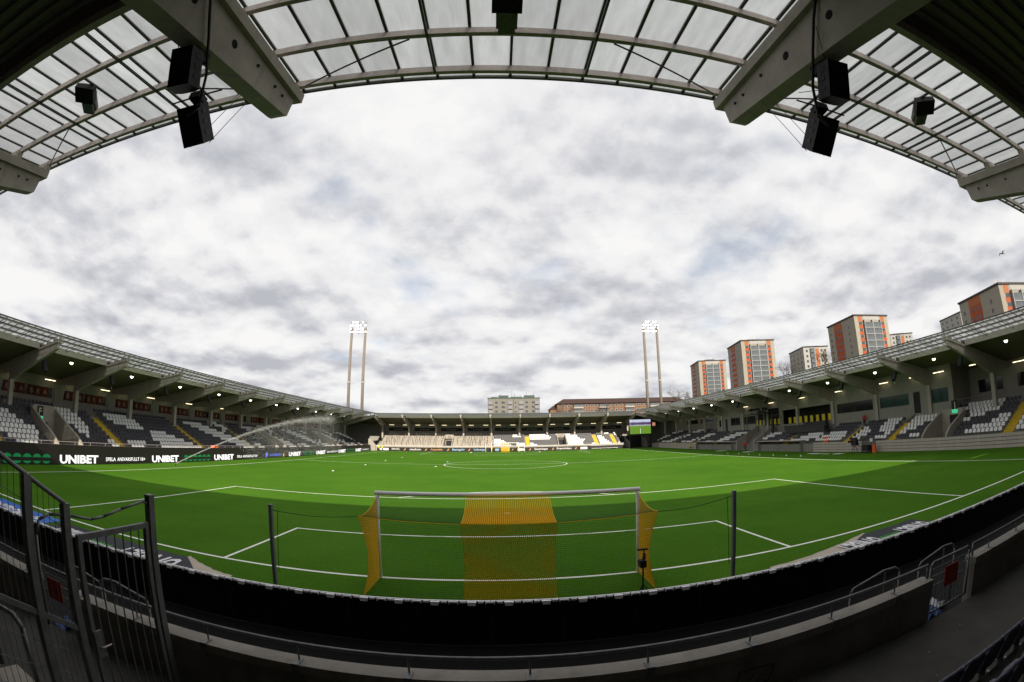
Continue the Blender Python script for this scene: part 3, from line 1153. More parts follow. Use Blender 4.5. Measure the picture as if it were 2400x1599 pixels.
# near seats, navy, seen from behind in the bottom right corner
def nshell(m, pts, y0, y1, th, z0, z1, cv=0.35):
    n = len(pts)
    f = lambda k: (lambda a, b: (a, y0 + (y1 - y0) * (b - z0) / (z1 - z0) + k + cv * a * a, b))
    m.prism(pts, f(th), f(0))
def rounded(w, z0, z1, r, n=5):
    out = []
    for cx, cz, a0 in ((w - r, z0 + r * .5, -90), (w - r, z1 - r, 0), (-w + r, z1 - r, 90), (-w + r, z0 + r * .5, 180)):
        for k in range(n + 1):
            a = R(a0 + 90 * k / n)
            rr = r if cz > z0 + r * .6 else r * .5
            out.append((cx + rr * math.cos(a), cz + rr * math.sin(a)))
    return out
B1 = MB(); nshell(B1, rounded(0.24, .36, .76, .09), 0.10, 0.19, 0.05, .36, .76)
B1b = MB(); B1b.path([(-.235, .17, .66), (-.20, .215, .745), (-.1, .235, .765), (.1, .235, .765), (.20, .215, .745), (.235, .17, .66)], 0.03, 8)
B2 = MB(); nshell(B2, rounded(0.21, .30, .62, .07), -0.02, 0.06, 0.05, .30, .62)
B3 = MB(); B3.box(-0.03, 0.03, 0.10, 0.16, 0, 0.42).box(-0.035, 0.035, -0.05, 0.16, 0.0, 0.05)
ms = [B1.mesh('backrest', NAVY, False), B1b.mesh('backrest_rim', NAVY, True), B2.mesh('seat_pan', NAVY), B3.mesh('bracket', GALVD)]
for r in range(3):
    for k in range(9):
        x = (4.085, 4.24, 4.4)[r] + 0.515 * k
        yy = -6.38 - (NR.u(r) - 0.8 + 0.52)
        t = tag(empty('stadium_seat', (x, yy, NR.z(r)), R(180)),
                f'navy seat seen from behind, bottom right corner, {ordn(r)} row up, {ordn(k)} from the left', 'seat', 'near navy seats')
        bk = place(ms[0], 'backrest', t)
        place(ms[1], 'backrest_rim', bk)
        place(ms[2], 'seat_pan', t)
        place(ms[3], 'bracket', t)

# ------------------------------------------------------------------ lamps and loudspeakers under the roofs
LH = MB(); LH.tube((0, 0, 0.12), (0, 0, 0.30), 0.20, 12, 0.11); LH.tube((0, 0, 0.30), (0, 0, 0.62), 0.025, 6)
lhm = LH.mesh('lamp_housing', BLK)
LG = MB()
for k in range(6):
    a0, a1 = R(15 * k), R(15 * (k + 1))
    LG.tube((0, 0, 0.12 - 0.2 * math.sin(a0)), (0, 0, 0.12 - 0.2 * math.sin(a1)), 0.19 * math.cos(a0), 12, max(0.01, 0.19 * math.cos(a1)))
lgm = LG.mesh('lamp_globe', LAMP, True)
lgy = LG.mesh('lamp_globe', LAMPY, True)
TB = MB().box(-0.75, 0.75, -0.06, 0.06, -0.06, 0.0).mesh('tube', TUBE)
TBH = MB().box(-0.79, 0.79, -0.08, 0.08, 0.001, 0.09).mesh('fitting', GALV)
ARR = []
for k in range(4):
    ARR.append(MB().mbox(Matrix.Translation((0, -0.05 - 0.10 * k * k * 0.35, -0.16 - 0.27 * k)) @ Matrix.Rotation(R(-8 - 10 * k), 4, 'X'), 0.42, 0.30, 0.26).mesh('cabinet', BLK))
ARRB = MB().box(-0.22, 0.22, -0.06, 0.06, -0.03, 0.12).mesh('hanging_bracket', BLK)
MIC = MB().tube((0, 0, 0), (0, 0, 0.9), 0.015, 6)
MICB = MIC.mesh('drop_rod', WPAINT)
MICS = MB().tube((0, 0, -0.12), (0, 0, 0.0), 0.06, 8).mesh('sensor_head', WPAINT)
for st, beams, nm in ((LEFT, LB, 'left'), (RIGHT, RB, 'right')):
    bays = [(a, b) for a, b in zip(beams[:-1], beams[1:])]
    if nm == 'right': bays = bays[::-1]
    bays = bays[1:]
    for j, (a, b) in enumerate(bays):
        c = (a + b) / 2
        if not (nm == 'right' and j == 5) and j < 11:
            t = tag(empty('floodlight', st.W(c, 4.1, 9.12)), f'glowing round floodlight under the {nm} stand roof, {ordn(j)} bay from the camera', 'lamp', f'floodlights under the {nm} roof')
            place(lhm, 'lamp_housing', t)
            place(lgy if j == 1 else lgm, 'lamp_globe', t)
        for q in (0.22, 0.80):
            u = 12.4 if not (nm == 'right' and 1 <= j < 7) else 8.5
            z = 7.86 if u > 10 else 8.2
            t = tag(empty('tube_lamp', st.W(a + (b - a) * q, u, z), st.rz), f"lit tube lamp, back of the {nm} stand, {ordn(j)} bay, {'nearer' if (q < .5) == (nm == 'left') else 'farther'} of the pair", 'lamp', f'tube lamps of the {nm} stand')
            place(TB, 'tube', t)
            place(TBH, 'fitting', t)
    bl = beams if nm == 'left' else beams[::-1]
    for j, b in enumerate(bl[2:12]):
        u = 3.0
        t = tag(empty('loudspeaker_array', st.W(b + (0.42 if nm == 'left' else -0.42), u, zt(u) - 1.35), st.rz), f'black curved loudspeaker array, {nm} stand roof, {ordn(j)} beam from the camera', 'speaker', f'speaker arrays of the {nm} stand')
        for m in ARR: place(m, 'cabinet', t)
        place(ARRB, 'hanging_bracket', t)
    for j in ((2,) if nm == 'left' else (2, 6)):
        b = bl[j + 1] + (3.0 if nm == 'left' else -3.0)
        t = tag(empty('drop_sensor', st.W(b, 6.0, 7.75)), f'thin white drop rod with a small round head under the {nm} stand roof, {ordn(j)} bay', 'sensor')
        place(MICB, 'drop_rod', t)
        place(MICS, 'sensor_head', t)
for j in range(9):
    for q in (0.25, 0.78):
        c = FB[j] + 8.446 * q
        t = tag(empty('tube_lamp', FAR.W(c, 12.0, 7.85)), f"lit tube lamp, far stand, {ordn(j)} bay from the left, {'left' if q < .5 else 'right'} of the pair", 'lamp', 'tube lamps of the far stand')
        place(TB, 'tube', t)
        place(TBH, 'fitting', t)
    t = tag(empty('loudspeaker', FAR.W(FB[j] + 0.3, 3.4, zt(3.4) - 1.3)), f'small pale loudspeaker on the far stand roof, {ordn(j)} beam from the left', 'speaker', 'loudspeakers of the far stand')
    MB().box(-0.15, 0.15, -0.2, 0.15, -0.5, 0.0).build('cabinet', BLK, t)
    MB().tube((0, 0, 0), (-0.15, 0, 0.5), 0.03, 6).build('hanging_bracket', GALV, t)

# ------------------------------------------------------------------ overhead: loudspeakers and floodlight boxes on the near roof
def cabinet(parent, M, name='cabinet'):
    m = MB()
    pl = [(-0.20, 0.20), (-0.235, -0.16), (-0.12, -0.225), (0.12, -0.225), (0.235, -0.16), (0.20, 0.20)]   # plan outline, front = -y
    M = M @ Matrix.Scale(0.80, 4)
    f = lambda z: (lambda a, b: tuple(M @ Vector((a, b, z))))
    m.prism(pl[::-1], f(-0.34), f(0.34))
    o = m.build(name, BLK, parent)
    for sx in (-1, 1):
        for zc in (-0.17, 0.02, 0.2):
            MB().mbox(M @ Matrix.Translation((sx * 0.2225, 0.02, zc)) @ Matrix.Rotation(sx * R(5.5), 4, 'Z'), 0.008, 0.10, 0.07).build('handle_recess', mat('black_rubber', (0.02, 0.02, 0.021), 0.5), o)
    g = MB()
    g.mbox(M @ Matrix.Translation((0, -0.235, 0)), 0.22, 0.01, 0.58)
    g.build('grille', BLKC, o)
    return o


for sx, nm in ((-1, 'left'), (1, 'right')):
    X = sx * 4.24
    t = tag(empty('loudspeaker', (X, -8.8, 8.75)), f'upper black loudspeaker hanging upright below the {nm} concrete roof beam overhead', 'speaker', 'loudspeakers overhead')
    cabinet(t, Matrix.Translation((0, -0.10, -0.30)) @ Matrix.Rotation(R(26), 4, 'X') @ Matrix.Rotation(R(180 - 12 * sx), 4, 'Z'))
    mb = MB().box(-0.10, 0.10, -0.12, 0.12, -0.02, 0.16)
    mb.build('hanging_bracket', BLK, t)
    for a, b in (((-0.15, -0.25, -0.02), (-0.3, -0.5, 0.35)), ((0.15, 0.2, -0.12), (0.17, 0.75, 0.3))):
        MB().tube(a, b, 0.006, 5).build('guy_wire', BLK, t)
    cb = MB()
    pts = [(0.22, -0.9, 1.0), (0.25, -0.5, 0.55), (0.25, -0.2, 0.15), (0.24, 0.1, -0.3), (0.24, 0.22, -0.75), (0.12, 0.2, -0.9)]
    cb.path([(-sx * 1.0 * a, b, c) for a, b, c in pts], 0.022, 6)
    cb.build('cable', BLK, t)
    t = tag(empty('loudspeaker', (X, -8.35, 8.0)), f'lower black loudspeaker tilted down towards the pitch below the {nm} roof beam', 'speaker', 'loudspeakers overhead')
    cabinet(t, Matrix.Translation((0, 0.05, -0.04)) @ Matrix.Rotation(R(48), 4, 'X') @ Matrix.Rotation(R(180 - 10 * sx), 4, 'Z'))
    MB().box(-0.09, 0.09, -0.2, 0.0, 0.26, 0.36).build('hinge_bracket', BLK, t)
    for q in (-0.17, 0.17):
        MB().tube((q, 0.28, -0.22), (q, 1.0, 1.55), 0.005, 5).build('guy_wire', BLK, t)
    MB().tube((0.45, -0.15, 0.30), (-0.45, -0.15, 0.30), 0.012, 6).build('cross_bar', BLK, t)
for x, nm in ((-8.75, 'left'), (-0.1, 'centre'), (8.65, 'right')):
    t = tag(empty('floodlight_box', (x, -7.9, 10.3)), f'unlit box floodlight clamped to the purlins of the {nm} bay of glass roof overhead', 'lamp', 'box floodlights overhead')
    tw = {'left': R(38), 'centre': 0, 'right': R(-38)}[nm]
    M = Matrix.Rotation(tw, 4, 'Z')
    MB().mbox(M @ Matrix.Translation((0, -0.12, 0.0)) @ Matrix.Rotation(R(-14), 4, 'X'), 0.46, 0.40, 0.16).build('lamp_head', BLK, t)
    MB().mbox(M @ Matrix.Translation((0, 0.34, 0.05)), 0.27, 0.42, 0.16).build('control_gear', GALVD, t)
    mb = MB()
    for sx in (-.15, .15):
        mb.hexa([tuple(M @ Vector((sx + dx, dy, dz))) for dx, dy, dz in ((-.02, -.1, .05), (.02, -.1, .05), (.02, .5, .05), (-.02, .5, .05), (-.02, -.1, .21), (.02, -.1, .21), (.02, .5, .16), (-.02, .5, .16))])
    mb.build('bracket', GALVD, t)
# ------------------------------------------------------------------ advertising boards
def ellipse(cx, cz, rx, rz, n=20, y=0.0, a0=0, a1=360):
    return [(cx + rx * math.cos(R(a0 + (a1 - a0) * k / n)), y, cz + rz * math.sin(R(a0 + (a1 - a0) * k / n))) for k in range(n if a1 - a0 == 360 else n + 1)]


LEDB_X = -38.3
items = [('circ', 5.6, 11.8), ('UNI', 12.8, 17.5), ('SP', 18.5, 24.2), ('UNI', 25.3, 29.9), ('circ', 30.8, 36.3), ('UNI', 37.1, 41.7), ('SP', 42.6, 48.2), ('crest', 50.7, 57.2),
         ('UNI', 58.8, 63.5), ('circ', 64.5, 69.7), ('UNI', 70.5, 75.3), ('SP', 76.2, 82.3), ('UNI', 82.8, 87.5), ('circ', 88.4, 93.8), ('UNI', 94.5, 99.2), ('SP', 100.2, 105.8)]
# the run is a chain of cabinets, each as long as its advert
edges = [-7.0, 5.2] + [(items[k][2] + items[k + 1][1]) / 2 for k in range(len(items) - 1)] + [107.0]
says = {'circ': 'a row of green discs', 'UNI': 'white UNIBET lettering', 'SP': 'small SPELA ANSVARSFULLT lettering', 'crest': 'a blue crest and blue-edged lettering', None: 'no lettering'}
seen = {}
for k in range(len(edges) - 1):
    y0, y1 = edges[k] + 0.004, edges[k + 1] - 0.004
    it = items[k - 1] if k > 0 else (None, 0, 0)
    seen[it[0]] = seen.get(it[0], 0) + 1
    c = (y0 + y1) / 2
    h = (y1 - y0) / 2
    t = tag(empty('advertising_board', (LEDB_X, c, 0), R(90)), f'left touchline electronic board showing {says[it[0]]}, {ordn(seen[it[0]] - 1)} such from the camera', 'advertising board', 'electronic boards on the left')
    MB().box(-h, h, 0.0, 0.18, 0.02, 0.97).build('screen_cabinet', LEDOFF, t)
    MB().box(-h, h, 0.05, 0.14, 0.973, 1.72).build('upper_panel', mat('dark_brown_panel', (0.020, 0.016, 0.013), 0.6, 0, 0.2, .5), t)
    m = (it[1] + it[2]) / 2 - c
    wd = it[2] - it[1]
    if it[0] == 'UNI':
        place(text_mesh('UNIBET', 0.70, LEDW, bold=0.035, width=wd), 'lettering', t, (m, -0.006, 0.14))
    elif it[0] == 'SP':
        for wd_, x0, x1 in (('SPELA', 0.0, 0.24), ('ANSVARSFULLT', 0.275, 0.84), ('18+', 0.875, 1.0)):
            place(text_mesh(wd_, 0.34, LEDW, bold=0.012, width=wd * (x1 - x0)), 'lettering', t, (m + wd * ((x0 + x1) / 2 - 0.5), -0.006, 0.32))
    elif it[0] == 'circ':
        for q in range(6):
            cx = m - wd / 2 + wd * (q + 0.5) / 6
            for a0, a1, dz in ((12, 168, 0.03), (205, 335, -0.03)):
                MB().poly(ellipse(cx, 0.49 + dz, wd / 13, 0.36, 16, -0.006, a0, a1)).build('green_disc', LEDG, t)
    elif it[0] == 'crest':
        MB().poly([(m - wd / 2 + x, -0.006, z) for x, z in ((0.0, .9), (0, .45), (.35, .1), (.7, .45), (.7, .9))]).build('crest', LEDB, t)
        place(text_mesh('GOTEBORG', 0.34, LEDB, bold=0.02, width=wd * .62), 'lettering', t, (m + 0.1, -0.006, 0.34))
        MB().poly([(m + wd / 2 - 0.9 + x, -0.006, z) for x, z in ((0.2, .15), (.7, .15), (.75, .9), (.45, .6))]).build('amber_mark', LEDY, t)

# boards in front of the far stand
far_items = [(-36.3, -33.4, 'white', ''), (-32.5, -30.1, 'txt', 'SVENSK FOTBOLL'), (-29.1, -28.2, 'leaf', ''), (-27.2, -23.9, 'txt', 'stadium'), (-22.9, -22.1, 'leaf', ''), (-21.1, -17.7, 'amb', 'Assemblin'),
             (-16.6, -15.7, 'leaf', ''), (-14.9, -11.4, 'blu', 'Ratingsliv'), (-10.5, -9.8, 'leaf', ''), (-8.9, -5.4, 'blu2', 'Volkswagen'), (-2.8, -1.6, 'box', ''), (-1.2, 1.3, 'org', 'Norconsult'), (1.7, 2.4, 'leaf', ''),
             (3.5, 5.4, 'white', ''), (6.6, 7.3, 'leaf', ''), (8.2, 12.0, 'txt', 'Gatubolaget'), (13.1, 13.8, 'leaf', ''), (14.6, 18.8, 'txt', 'Framtiden'), (19.7, 20.3, 'leaf', ''), (21.4, 23.4, 'white', '')]
WBOX = mat('white_print', (0.62, 0.61, 0.58), 0.6)
AMB = mat('amber_print', (0.50, 0.26, 0.09), 0.6)
BLP = mat('blue_print', (0.30, 0.45, 0.62), 0.6)
ORP = mat('orange_print', (0.60, 0.24, 0.01), 0.6)
fe = [-36.9] + [(far_items[k][1] + far_items[k + 1][0]) / 2 for k in range(len(far_items) - 1)] + [24.4]
ki = {}
for k, (a, b, ty, s) in enumerate(far_items):
    x0, x1 = fe[k] + 0.003, fe[k + 1] - 0.003
    c = (x0 + x1) / 2
    ki[ty] = ki.get(ty, 0) + 1
    what = {'leaf': 'a small amber leaf mark', 'white': 'a white block', 'box': 'a small pale box mark', 'org': 'an orange block'}.get(ty, f'the pale word {s}')
    t = tag(empty('advertising_board', (c, 109.12, 0)), f'far stand board with {what}, {ordn(k)} from the left corner', 'advertising board', 'boards below the far stand')
    MB().box(x0 - c, x1 - c, 0, 0.10, 0, 1.14).build('panel', LEDOFF, t)
    m = (a + b) / 2 - c
    if ty == 'leaf':
        MB().poly([(m + x, -0.006, z) for x, z in ((-.30, .25), (.05, .28), (.28, .55), (.30, .92), (-.05, .62))]).build('leaf_mark', AMB, t)
    elif ty in ('white', 'box', 'org'):
        MB().poly([(m + x * (b - a) / 2, -0.006, z) for x, z in ((-1, .2), (1, .2), (1, .85 if ty != 'org' else 1.1), (-1, .85 if ty != 'org' else 1.1))]).build('printed_block', {'white': WBOX, 'box': BLP, 'org': ORP}[ty], t)
        if s: place(text_mesh(s, 0.3, WBOX, bold=.01, width=(b - a) * .9), 'lettering', t, (m, -0.010, 0.42))
    else:
        place(text_mesh(s, 0.52, {'txt': WBOX, 'amb': AMB, 'blu': BLP, 'blu2': BLP}[ty], bold=0.015, width=b - a), 'lettering', t, (m, -0.006, 0.36))
bench = tag(empty('substitutes_bench', (28.5, 109.0, 0)), 'long low white bench below the right part of the far stand', 'bench')
MB().box(-3.9, 3.9, -0.25, 0.25, 0.30, 0.38).build('seat', WPAINT, bench)
for x in (-3.6, -1.2, 1.2, 3.6): MB().box(x - .05, x + .05, -.2, .2, 0, 0.3).build('leg', GALVD, bench)
t = tag(empty('dark_barrier', (29.5, 109.2, 0)), 'dark plain barrier behind the white bench at the far right', 'barrier')
MB().box(-5.0, 5.0, 0.0, 0.1, 0, 1.1).build('panel', LEDOFF, t)
MB().box(-5.0, 5.0, -0.03, 0.13, 1.102, 1.15).build('top_rail', WPAINT, t)

# boards behind the near goal, seen from the back
NBX = 0.70
bk = MB().box(-NBX + .002, NBX - .002, -0.02, 0.02, 0.0, 0.955).mesh('black_back_panel', BLKC)
PADM = mat('white_foam_pad', (0.90, 0.88, 0.90), 0.7, 0, 0.06, 4)
pad = MB().box(-NBX + .004, NBX - .004, -0.028, 0.0, 0.957, 0.972).mesh('top_pad', PADM)
tm1 = MB().prism([(-.07, 0), (-.09, .062), (.09, .062), (.07, 0)], lambda a, b: (a, -0.085, 0.885 + b * 1.2), lambda a, b: (a, -0.024, 0.885 + b * 1.2)).mesh('pad_tooth', PADM)
tm2 = MB().prism([(-.055, 0), (-.055, .035), (.055, .035), (.055, 0)], lambda a, b: (a, -0.055, 0.925 + b), lambda a, b: (a, -0.024, 0.925 + b)).mesh('pad_tooth', PADM)
clip = MB()
for sx in (-1, 1):
    clip.box(sx * 0.085 - .006, sx * 0.085 + .006, -0.065, -0.021, 0.905, 0.957)
clip.box(-0.085, 0.085, -0.058, -0.021, 0.93, 0.957)
clm = clip.mesh('pad_clip', PADM)
bk2 = MB().box(-0.012, 0.012, -0.032, -0.021, 0.05, 0.9).mesh('seam_strip', BLK)
for k in range(-17, 15):
    x = 0.30 + 1.4 * k
    t = tag(empty('advertising_board', (x, -4.02, 0)), f'black-backed board with toothed white top behind the near goal, {ordn(k + 17)} from the left', 'advertising board', 'boards behind the near goal')
    place(bk, 'black_back_panel', t)
    p = place(pad, 'top_pad', t)
    for q in (-0.35, 0.35):
        place(tm1, 'pad_tooth', p, (q, 0, 0))
        for d in (-0.17, 0.17):
            place(tm2, 'pad_tooth', p, (q + d, 0, 0))
    place(clm, 'pad_clip', p, (0, 0, 0))
    place(clm, 'pad_clip', p, (0.695, 0, 0))
    place(bk2, 'seam_strip', t, (0.69, 0, 0))

tag(MB().box(-24.5, 20.9, -6.9, -4.06, -0.02, 0.006).build('ground_shade_strip', BLKC), 'painted black shade on the ground between the near boards and the front wall', 'shading', kind='structure')  # added black strip painting the shade on this ground
# printed carpets lying behind the goal line
def carpet(name, x0, x1, m, label, texts, skl=0.0, skr=0.0):
    t = tag(empty(name, ((x0 + x1) / 2, -2.0, 0)), label, 'carpet')
    c = (x0 + x1) / 2
    nx, ny = 24, 6
    mb = MB()
    ya, yb = -3.4, -0.62
    for j in range(ny + 1):
        for i in range(nx + 1):
            y = ya + (yb - ya) * j / ny
            xa, xb = x0 + skl * (y - yb), x1 + skr * (y - yb)
            x = xa + (xb - xa) * i / nx
            e = min(1, min(i, nx - i) / 3)
            mb.v.append((x - c, y + 2.0 + 0.05 * math.sin(x * 1.3) * (j == ny), 0.020 + 0.006 * (1 + math.sin(x * 3.1 + y * 2)) * e))
    for j in range(ny):
        for i in range(nx):
            a = j * (nx + 1) + i
            mb.f.append((a, a + 1, a + nx + 2, a + nx + 1))
    mb.build('printed_sheet', m, t, True)
    for s, a, b, mm in texts:
        if s == 'dots':
            for q in range(6):
                xx = a + (b - a) * (q + .5) / 6
                MB().poly([(xx - c + 0.055 * math.cos(v * math.pi / 6), -1.72 + 2.0 + 0.30 * math.sin(v * math.pi / 6), 0.0385) for v in range(12)]).build('green_disc', mm, t)
        elif s == 'stripe':
            MB().poly([(a - c, -1.5 + 2, .0385), (b - c, -1.5 + 2, .0385), (b - c, -1.3 + 2, .0385), (a - c, -1.3 + 2, .0385)]).build('white_stripe', mm, t)
        else:
            o = place(text_mesh(s, 1.25, mm, bold=0.03, width=b - a), 'lettering', t)
            o.matrix_local = Matrix(((-1, 0, 0, (a + b) / 2 - c), (0, 0, -1, -1.15 + 2.0), (0, -1, 0, 0.0385), (0, 0, 0, 1)))


WHP = mat('white_carpet_print', (0.70, 0.70, 0.72), 0.7)
GRP = mat('green_carpet_print', (0.05, 0.42, 0.04), 0.7)
carpet('printed_carpet', 12.1, 15.0, CARP, 'black printed carpet with upside-down white letters and green discs on the turf at the right', [('UNIBET', 10.15, 11.9, WHP), ('dots', 12.0, 13.0, GRP), ('UNIBET', 13.05, 14.75, WHP)], 1.95, 0.0)
carpet('printed_carpet', -17.2, -10.2, CARP, 'black printed carpet with white and green print on the turf beyond the left gate', [('UNIBET', -16.6, -14.4, WHP), ('dots', -14.2, -13.0, GRP), ('UNIBET', -12.6, -9.9, WHP)], 0.0, -1.07)
carpet('printed_carpet', -23.5, -17.6, BLUE, 'blue and white printed carpet on the turf at the left picture edge', [('stripe', -22.5, -18.2, WHP), ('HKCK', -22.8, -18.6, WHP)])
for sx, nm, x0, x1, xt in ((1, 'right', 7.3, 12.2, 12.1), (-1, 'left', -7.8, -10.2, -10.15)):
    mb = MB()
    n = 14
    for k in range(n + 1):
        f = k / n
        x = x0 + (x1 - x0) * f
        mb.v.append((x, -3.2, 0.008))
        mb.v.append((x, -1.45 + 0.95 * f ** 1.5 + 0.02 * math.sin(k * 2.3), 0.010 + 0.005 * math.sin(k * 1.1)))
    for k in range(n):
        mb.f.append((2 * k, 2 * k + 2, 2 * k + 3, 2 * k + 1))
    tag(mb.build('folded_tarpaulin', BEIGE, None, True), f'beige back of a folded carpet lying on the turf to the {nm} of the goal', 'tarpaulin')

# ------------------------------------------------------------------ near goal
def goal(y, d, detail, label):
    g = tag(empty('goal', (0, y, 0), 0 if d > 0 else math.pi), label, 'goal')
    for sx in (-1, 1):
        MB().tube((sx * 3.72, 0, 0), (sx * 3.72, 0, 2.44), 0.06, 14).build('post', GOALW, g, True)
    MB().tube((-3.78, 0, 2.50), (3.78, 0, 2.50), 0.06, 14).build('crossbar', GOALW, g, True)

    # net surfaces: x, t (0 at the goal frame / top, 1 at the back / ground) -> local point
    BK = 1.62
    def top(x, t):
        s = 1 - (x / 3.72) ** 2
        sag = 0.16 * math.sin(math.pi * t) ** 0.8 + 0.10 * s * t
        return (x, -(1.70 + 0.14 * s) * t, 2.44 - 0.32 * t - sag)
    def back(x, t):
        x0, y0, z0 = top(x, 1)
        k = 1 - 0.05 * math.sin(math.pi * t)
        return (x * k, y0 + (-BK - y0) * t + 0.12 * math.sin(math.pi * t), z0 * (1 - t) + 0.01)
    def side(sx):
        def f(a, t):     # a: 0 at post .. 1 at back ; t: 0 top .. 1 ground
            xt, yt, zt_ = top(sx * 3.72, a)
            zz = zt_ * (1 - t) + 0.01
            bul = 0.16 * math.sin(math.pi * t) * a
            return (sx * (3.72 - 0.19 * math.sin(math.pi * t) * a + 0.0), yt * (1 - t) + (-BK * a) * t + bul * 0.6, zz)
        return f

    def strands(f, us, vs, usamp, vsamp, m, name, r):
        mb = MB()
        for u in us:
            pts = [f(u, v) for v in vsamp]
            for a, b in zip(pts[:-1], pts[1:]):
                mb.tube(a, b, r, 3)
        for v in vs:
            pts = [f(u, v) for u in usamp]
            for a, b in zip(pts[:-1], pts[1:]):
                mb.tube(a, b, r, 3)
        return mb.build(name, m, g)

    st = 0.05 if detail else 0.3
    rr = 0.0019 if detail else 0.008
    lin = lambda a, b, s: [a + (b - a) * k / max(1, round(abs(b - a) / s)) for k in range(max(1, round(abs(b - a) / s)) + 1)]
    t01 = lambda n: [k / n for k in range(n + 1)]
    for a, b, m, nm in ((-3.7, -1.15, MESHG, 'green_net'), (-1.15, 1.15, MESHY, 'amber_net'), (1.15, 3.7, MESHG, 'green_net')):
        k = 4.8 if m is MESHY else 1.3
        xs = lin(a, b, st)
        us = lin(a, b, 0.6)
        strands(top, xs, t01(int(1.9 / st)), us, t01(8), m, nm + '_top', rr * k)
        strands(back, xs, t01(int(2.0 / st)), us, t01(8), m, nm + '_back', rr * k)
    for sx in (-1, 1):
        strands(side(sx), t01(int(1.7 / st)), t01(int(2.3 / st)), t01(6), t01(10), MESHY, 'amber_net_side', rr * 3.4)
    mb = MB()
    for a, b in ((-3.7, -1.15), (-1.15, 1.15), (1.15, 3.7)):
        mb.path([top(x, 1) for x in lin(a, b, .3)], 0.008, 4)
    for x in (-1.15, 1.15):
        mb.path([top(x, t) for t in t01(8)], 0.009, 4)
        mb.path([back(x, t) for t in t01(8)], 0.009, 4)
    mb.build('net_edge_rope', MESHY, g)
    return g, top


g1, gtop = goal(0, 1, True, 'near goal with white frame and green net that has an amber middle panel')
g2, _ = goal(105, -1, False, 'small far goal with white frame in front of the far boards')
GP = mat('grey_post_paint', (0.15, 0.155, 0.17), 0.5, 0.1, 0.2, 3)
for sx, nm in ((-1, 'left'), (1, 'right')):
    X = -5.42 if sx < 0 else 5.15
    zp = 2.46 if sx < 0 else 2.64
    t = tag(empty('net_support_pole', (X, -3.0, 0)), f'grey square pole holding the near goal net by a rope, {nm} of the goal', 'pole', 'net support poles')
    MB().box(-0.04, 0.04, -0.04, 0.04, 0, zp).build('pole', GP, t)
    MB().box(-0.044, 0.044, -0.044, 0.044, zp + .001, zp + 0.02).build('cap', GP, t)
    mb = MB()
    c = gtop(sx * 3.72, 1)
    p0 = Vector((-sx * 0.16, 0.05, zp - 0.13))
    p1 = Vector((c[0] - X, c[1] + 3.0, c[2]))
    pts = [p0.lerp(p1, k / 8) - Vector((0, 0, 0.06 * math.sin(math.pi * k / 8))) for k in range(9)]
    mb.path(pts, 0.008, 5)
    mb.tube(p0, (-sx * 0.10, 0.03, 0.9), 0.008, 5)
    mb.tube(p0, (-sx * 0.055, 0, zp - 0.1), 0.01, 5)
    mb.build('rope', mat('dark_green_rope', (0.015, 0.05, 0.015), 0.8), t)
    X2 = sx * 5.4
    t = tag(empty('net_support_pole', (X2, 107.6, 0)), f'thin pale pole behind the far goal, on its {nm}', 'pole', 'far net support poles')
    MB().box(-0.05, 0.05, -0.05, 0.05, 0, 2.4).build('pole', WPAINT, t)

# small camera on a stand behind the right post
t = tag(empty('goal_camera', (3.3, -1.75, 0)), 'black remote camera and microphone on a stand behind the right goal post', 'camera')
MB().tube((0, 0, 0), (0, 0, 0.98), 0.022, 8).build('stand_pole', BLK, t)
mb = MB()
for a in (90, 210, 330):
    mb.tube((0, 0, 0.25), (0.22 * math.cos(R(a)), 0.22 * math.sin(R(a)), 0.0), 0.014, 6)
mb.build('leg', BLK, t)
MB().box(-0.10, 0.06, -0.10, 0.12, 0.72, 0.90).build('camera_body', BLK, t)
MB().tube((-0.02, 0.10, 0.80), (-0.02, 0.26, 0.80), 0.05, 10).build('lens', BLK, t)
MB().tube((0.02, -0.02, 0.92), (0.02, -0.02, 1.08), 0.04, 8).build('microphone', mat('grey_foam', (0.05, 0.04, 0.04), .9), t)
MB().box(-0.16, 0.12, -0.03, 0.03, 1.16, 1.20).build('top_bar', BLK, t)
MB().tube((0.02, 0, 1.08), (0.02, 0, 1.16), 0.02, 6).build('clamp', BLK, t)

# ------------------------------------------------------------------ front wall of the near stand
def wall_run(x0, x1, label, brackets):
    t = tag(empty('front_wall', ((x0 + x1) / 2, -7.1, 0)), label, 'wall')
    h = (x1 - x0) / 2
    MB().box(-h, h, -0.11, 0.11, 0.0, 1.02).build('wall_slab', NWALL, t)
    MB().box(-h, h, -0.135, 0.14, 1.022, 1.15).build('coping', NCOP, t)
    rl = tag(empty('handrail', ((x0 + x1) / 2, -7.1, 1.15)), label.replace('low concrete wall', 'grey tubular handrail on the wall'), 'handrail')
    mb = MB().tube((-h + .05, 0, 0.25), (h - .05, 0, 0.25), 0.025, 10)
    for sx in (-1, 1):
        mb.tube((sx * (h - .05), 0, 0.25), (sx * (h - 0.05), 0, -0.02), 0.022, 8)
    mb.build('rail', GALVD, rl, True)
    x = brackets
    while x < x1 - 0.1:
        if x > x0 + 0.1:
            xx = x - (x0 + x1) / 2
            b = MB().tube((xx, 0, 0.0), (xx, 0, 0.24), 0.014, 6)
            b.box(xx - .05, xx + .05, -0.15, -0.136, -0.17, 0.012)
            b.box(xx - .05, xx + .05, -0.15, 0.03, 0.002, 0.014)
            b.build('rail_bracket', GALVD, rl)
        x += 1.47
    return t


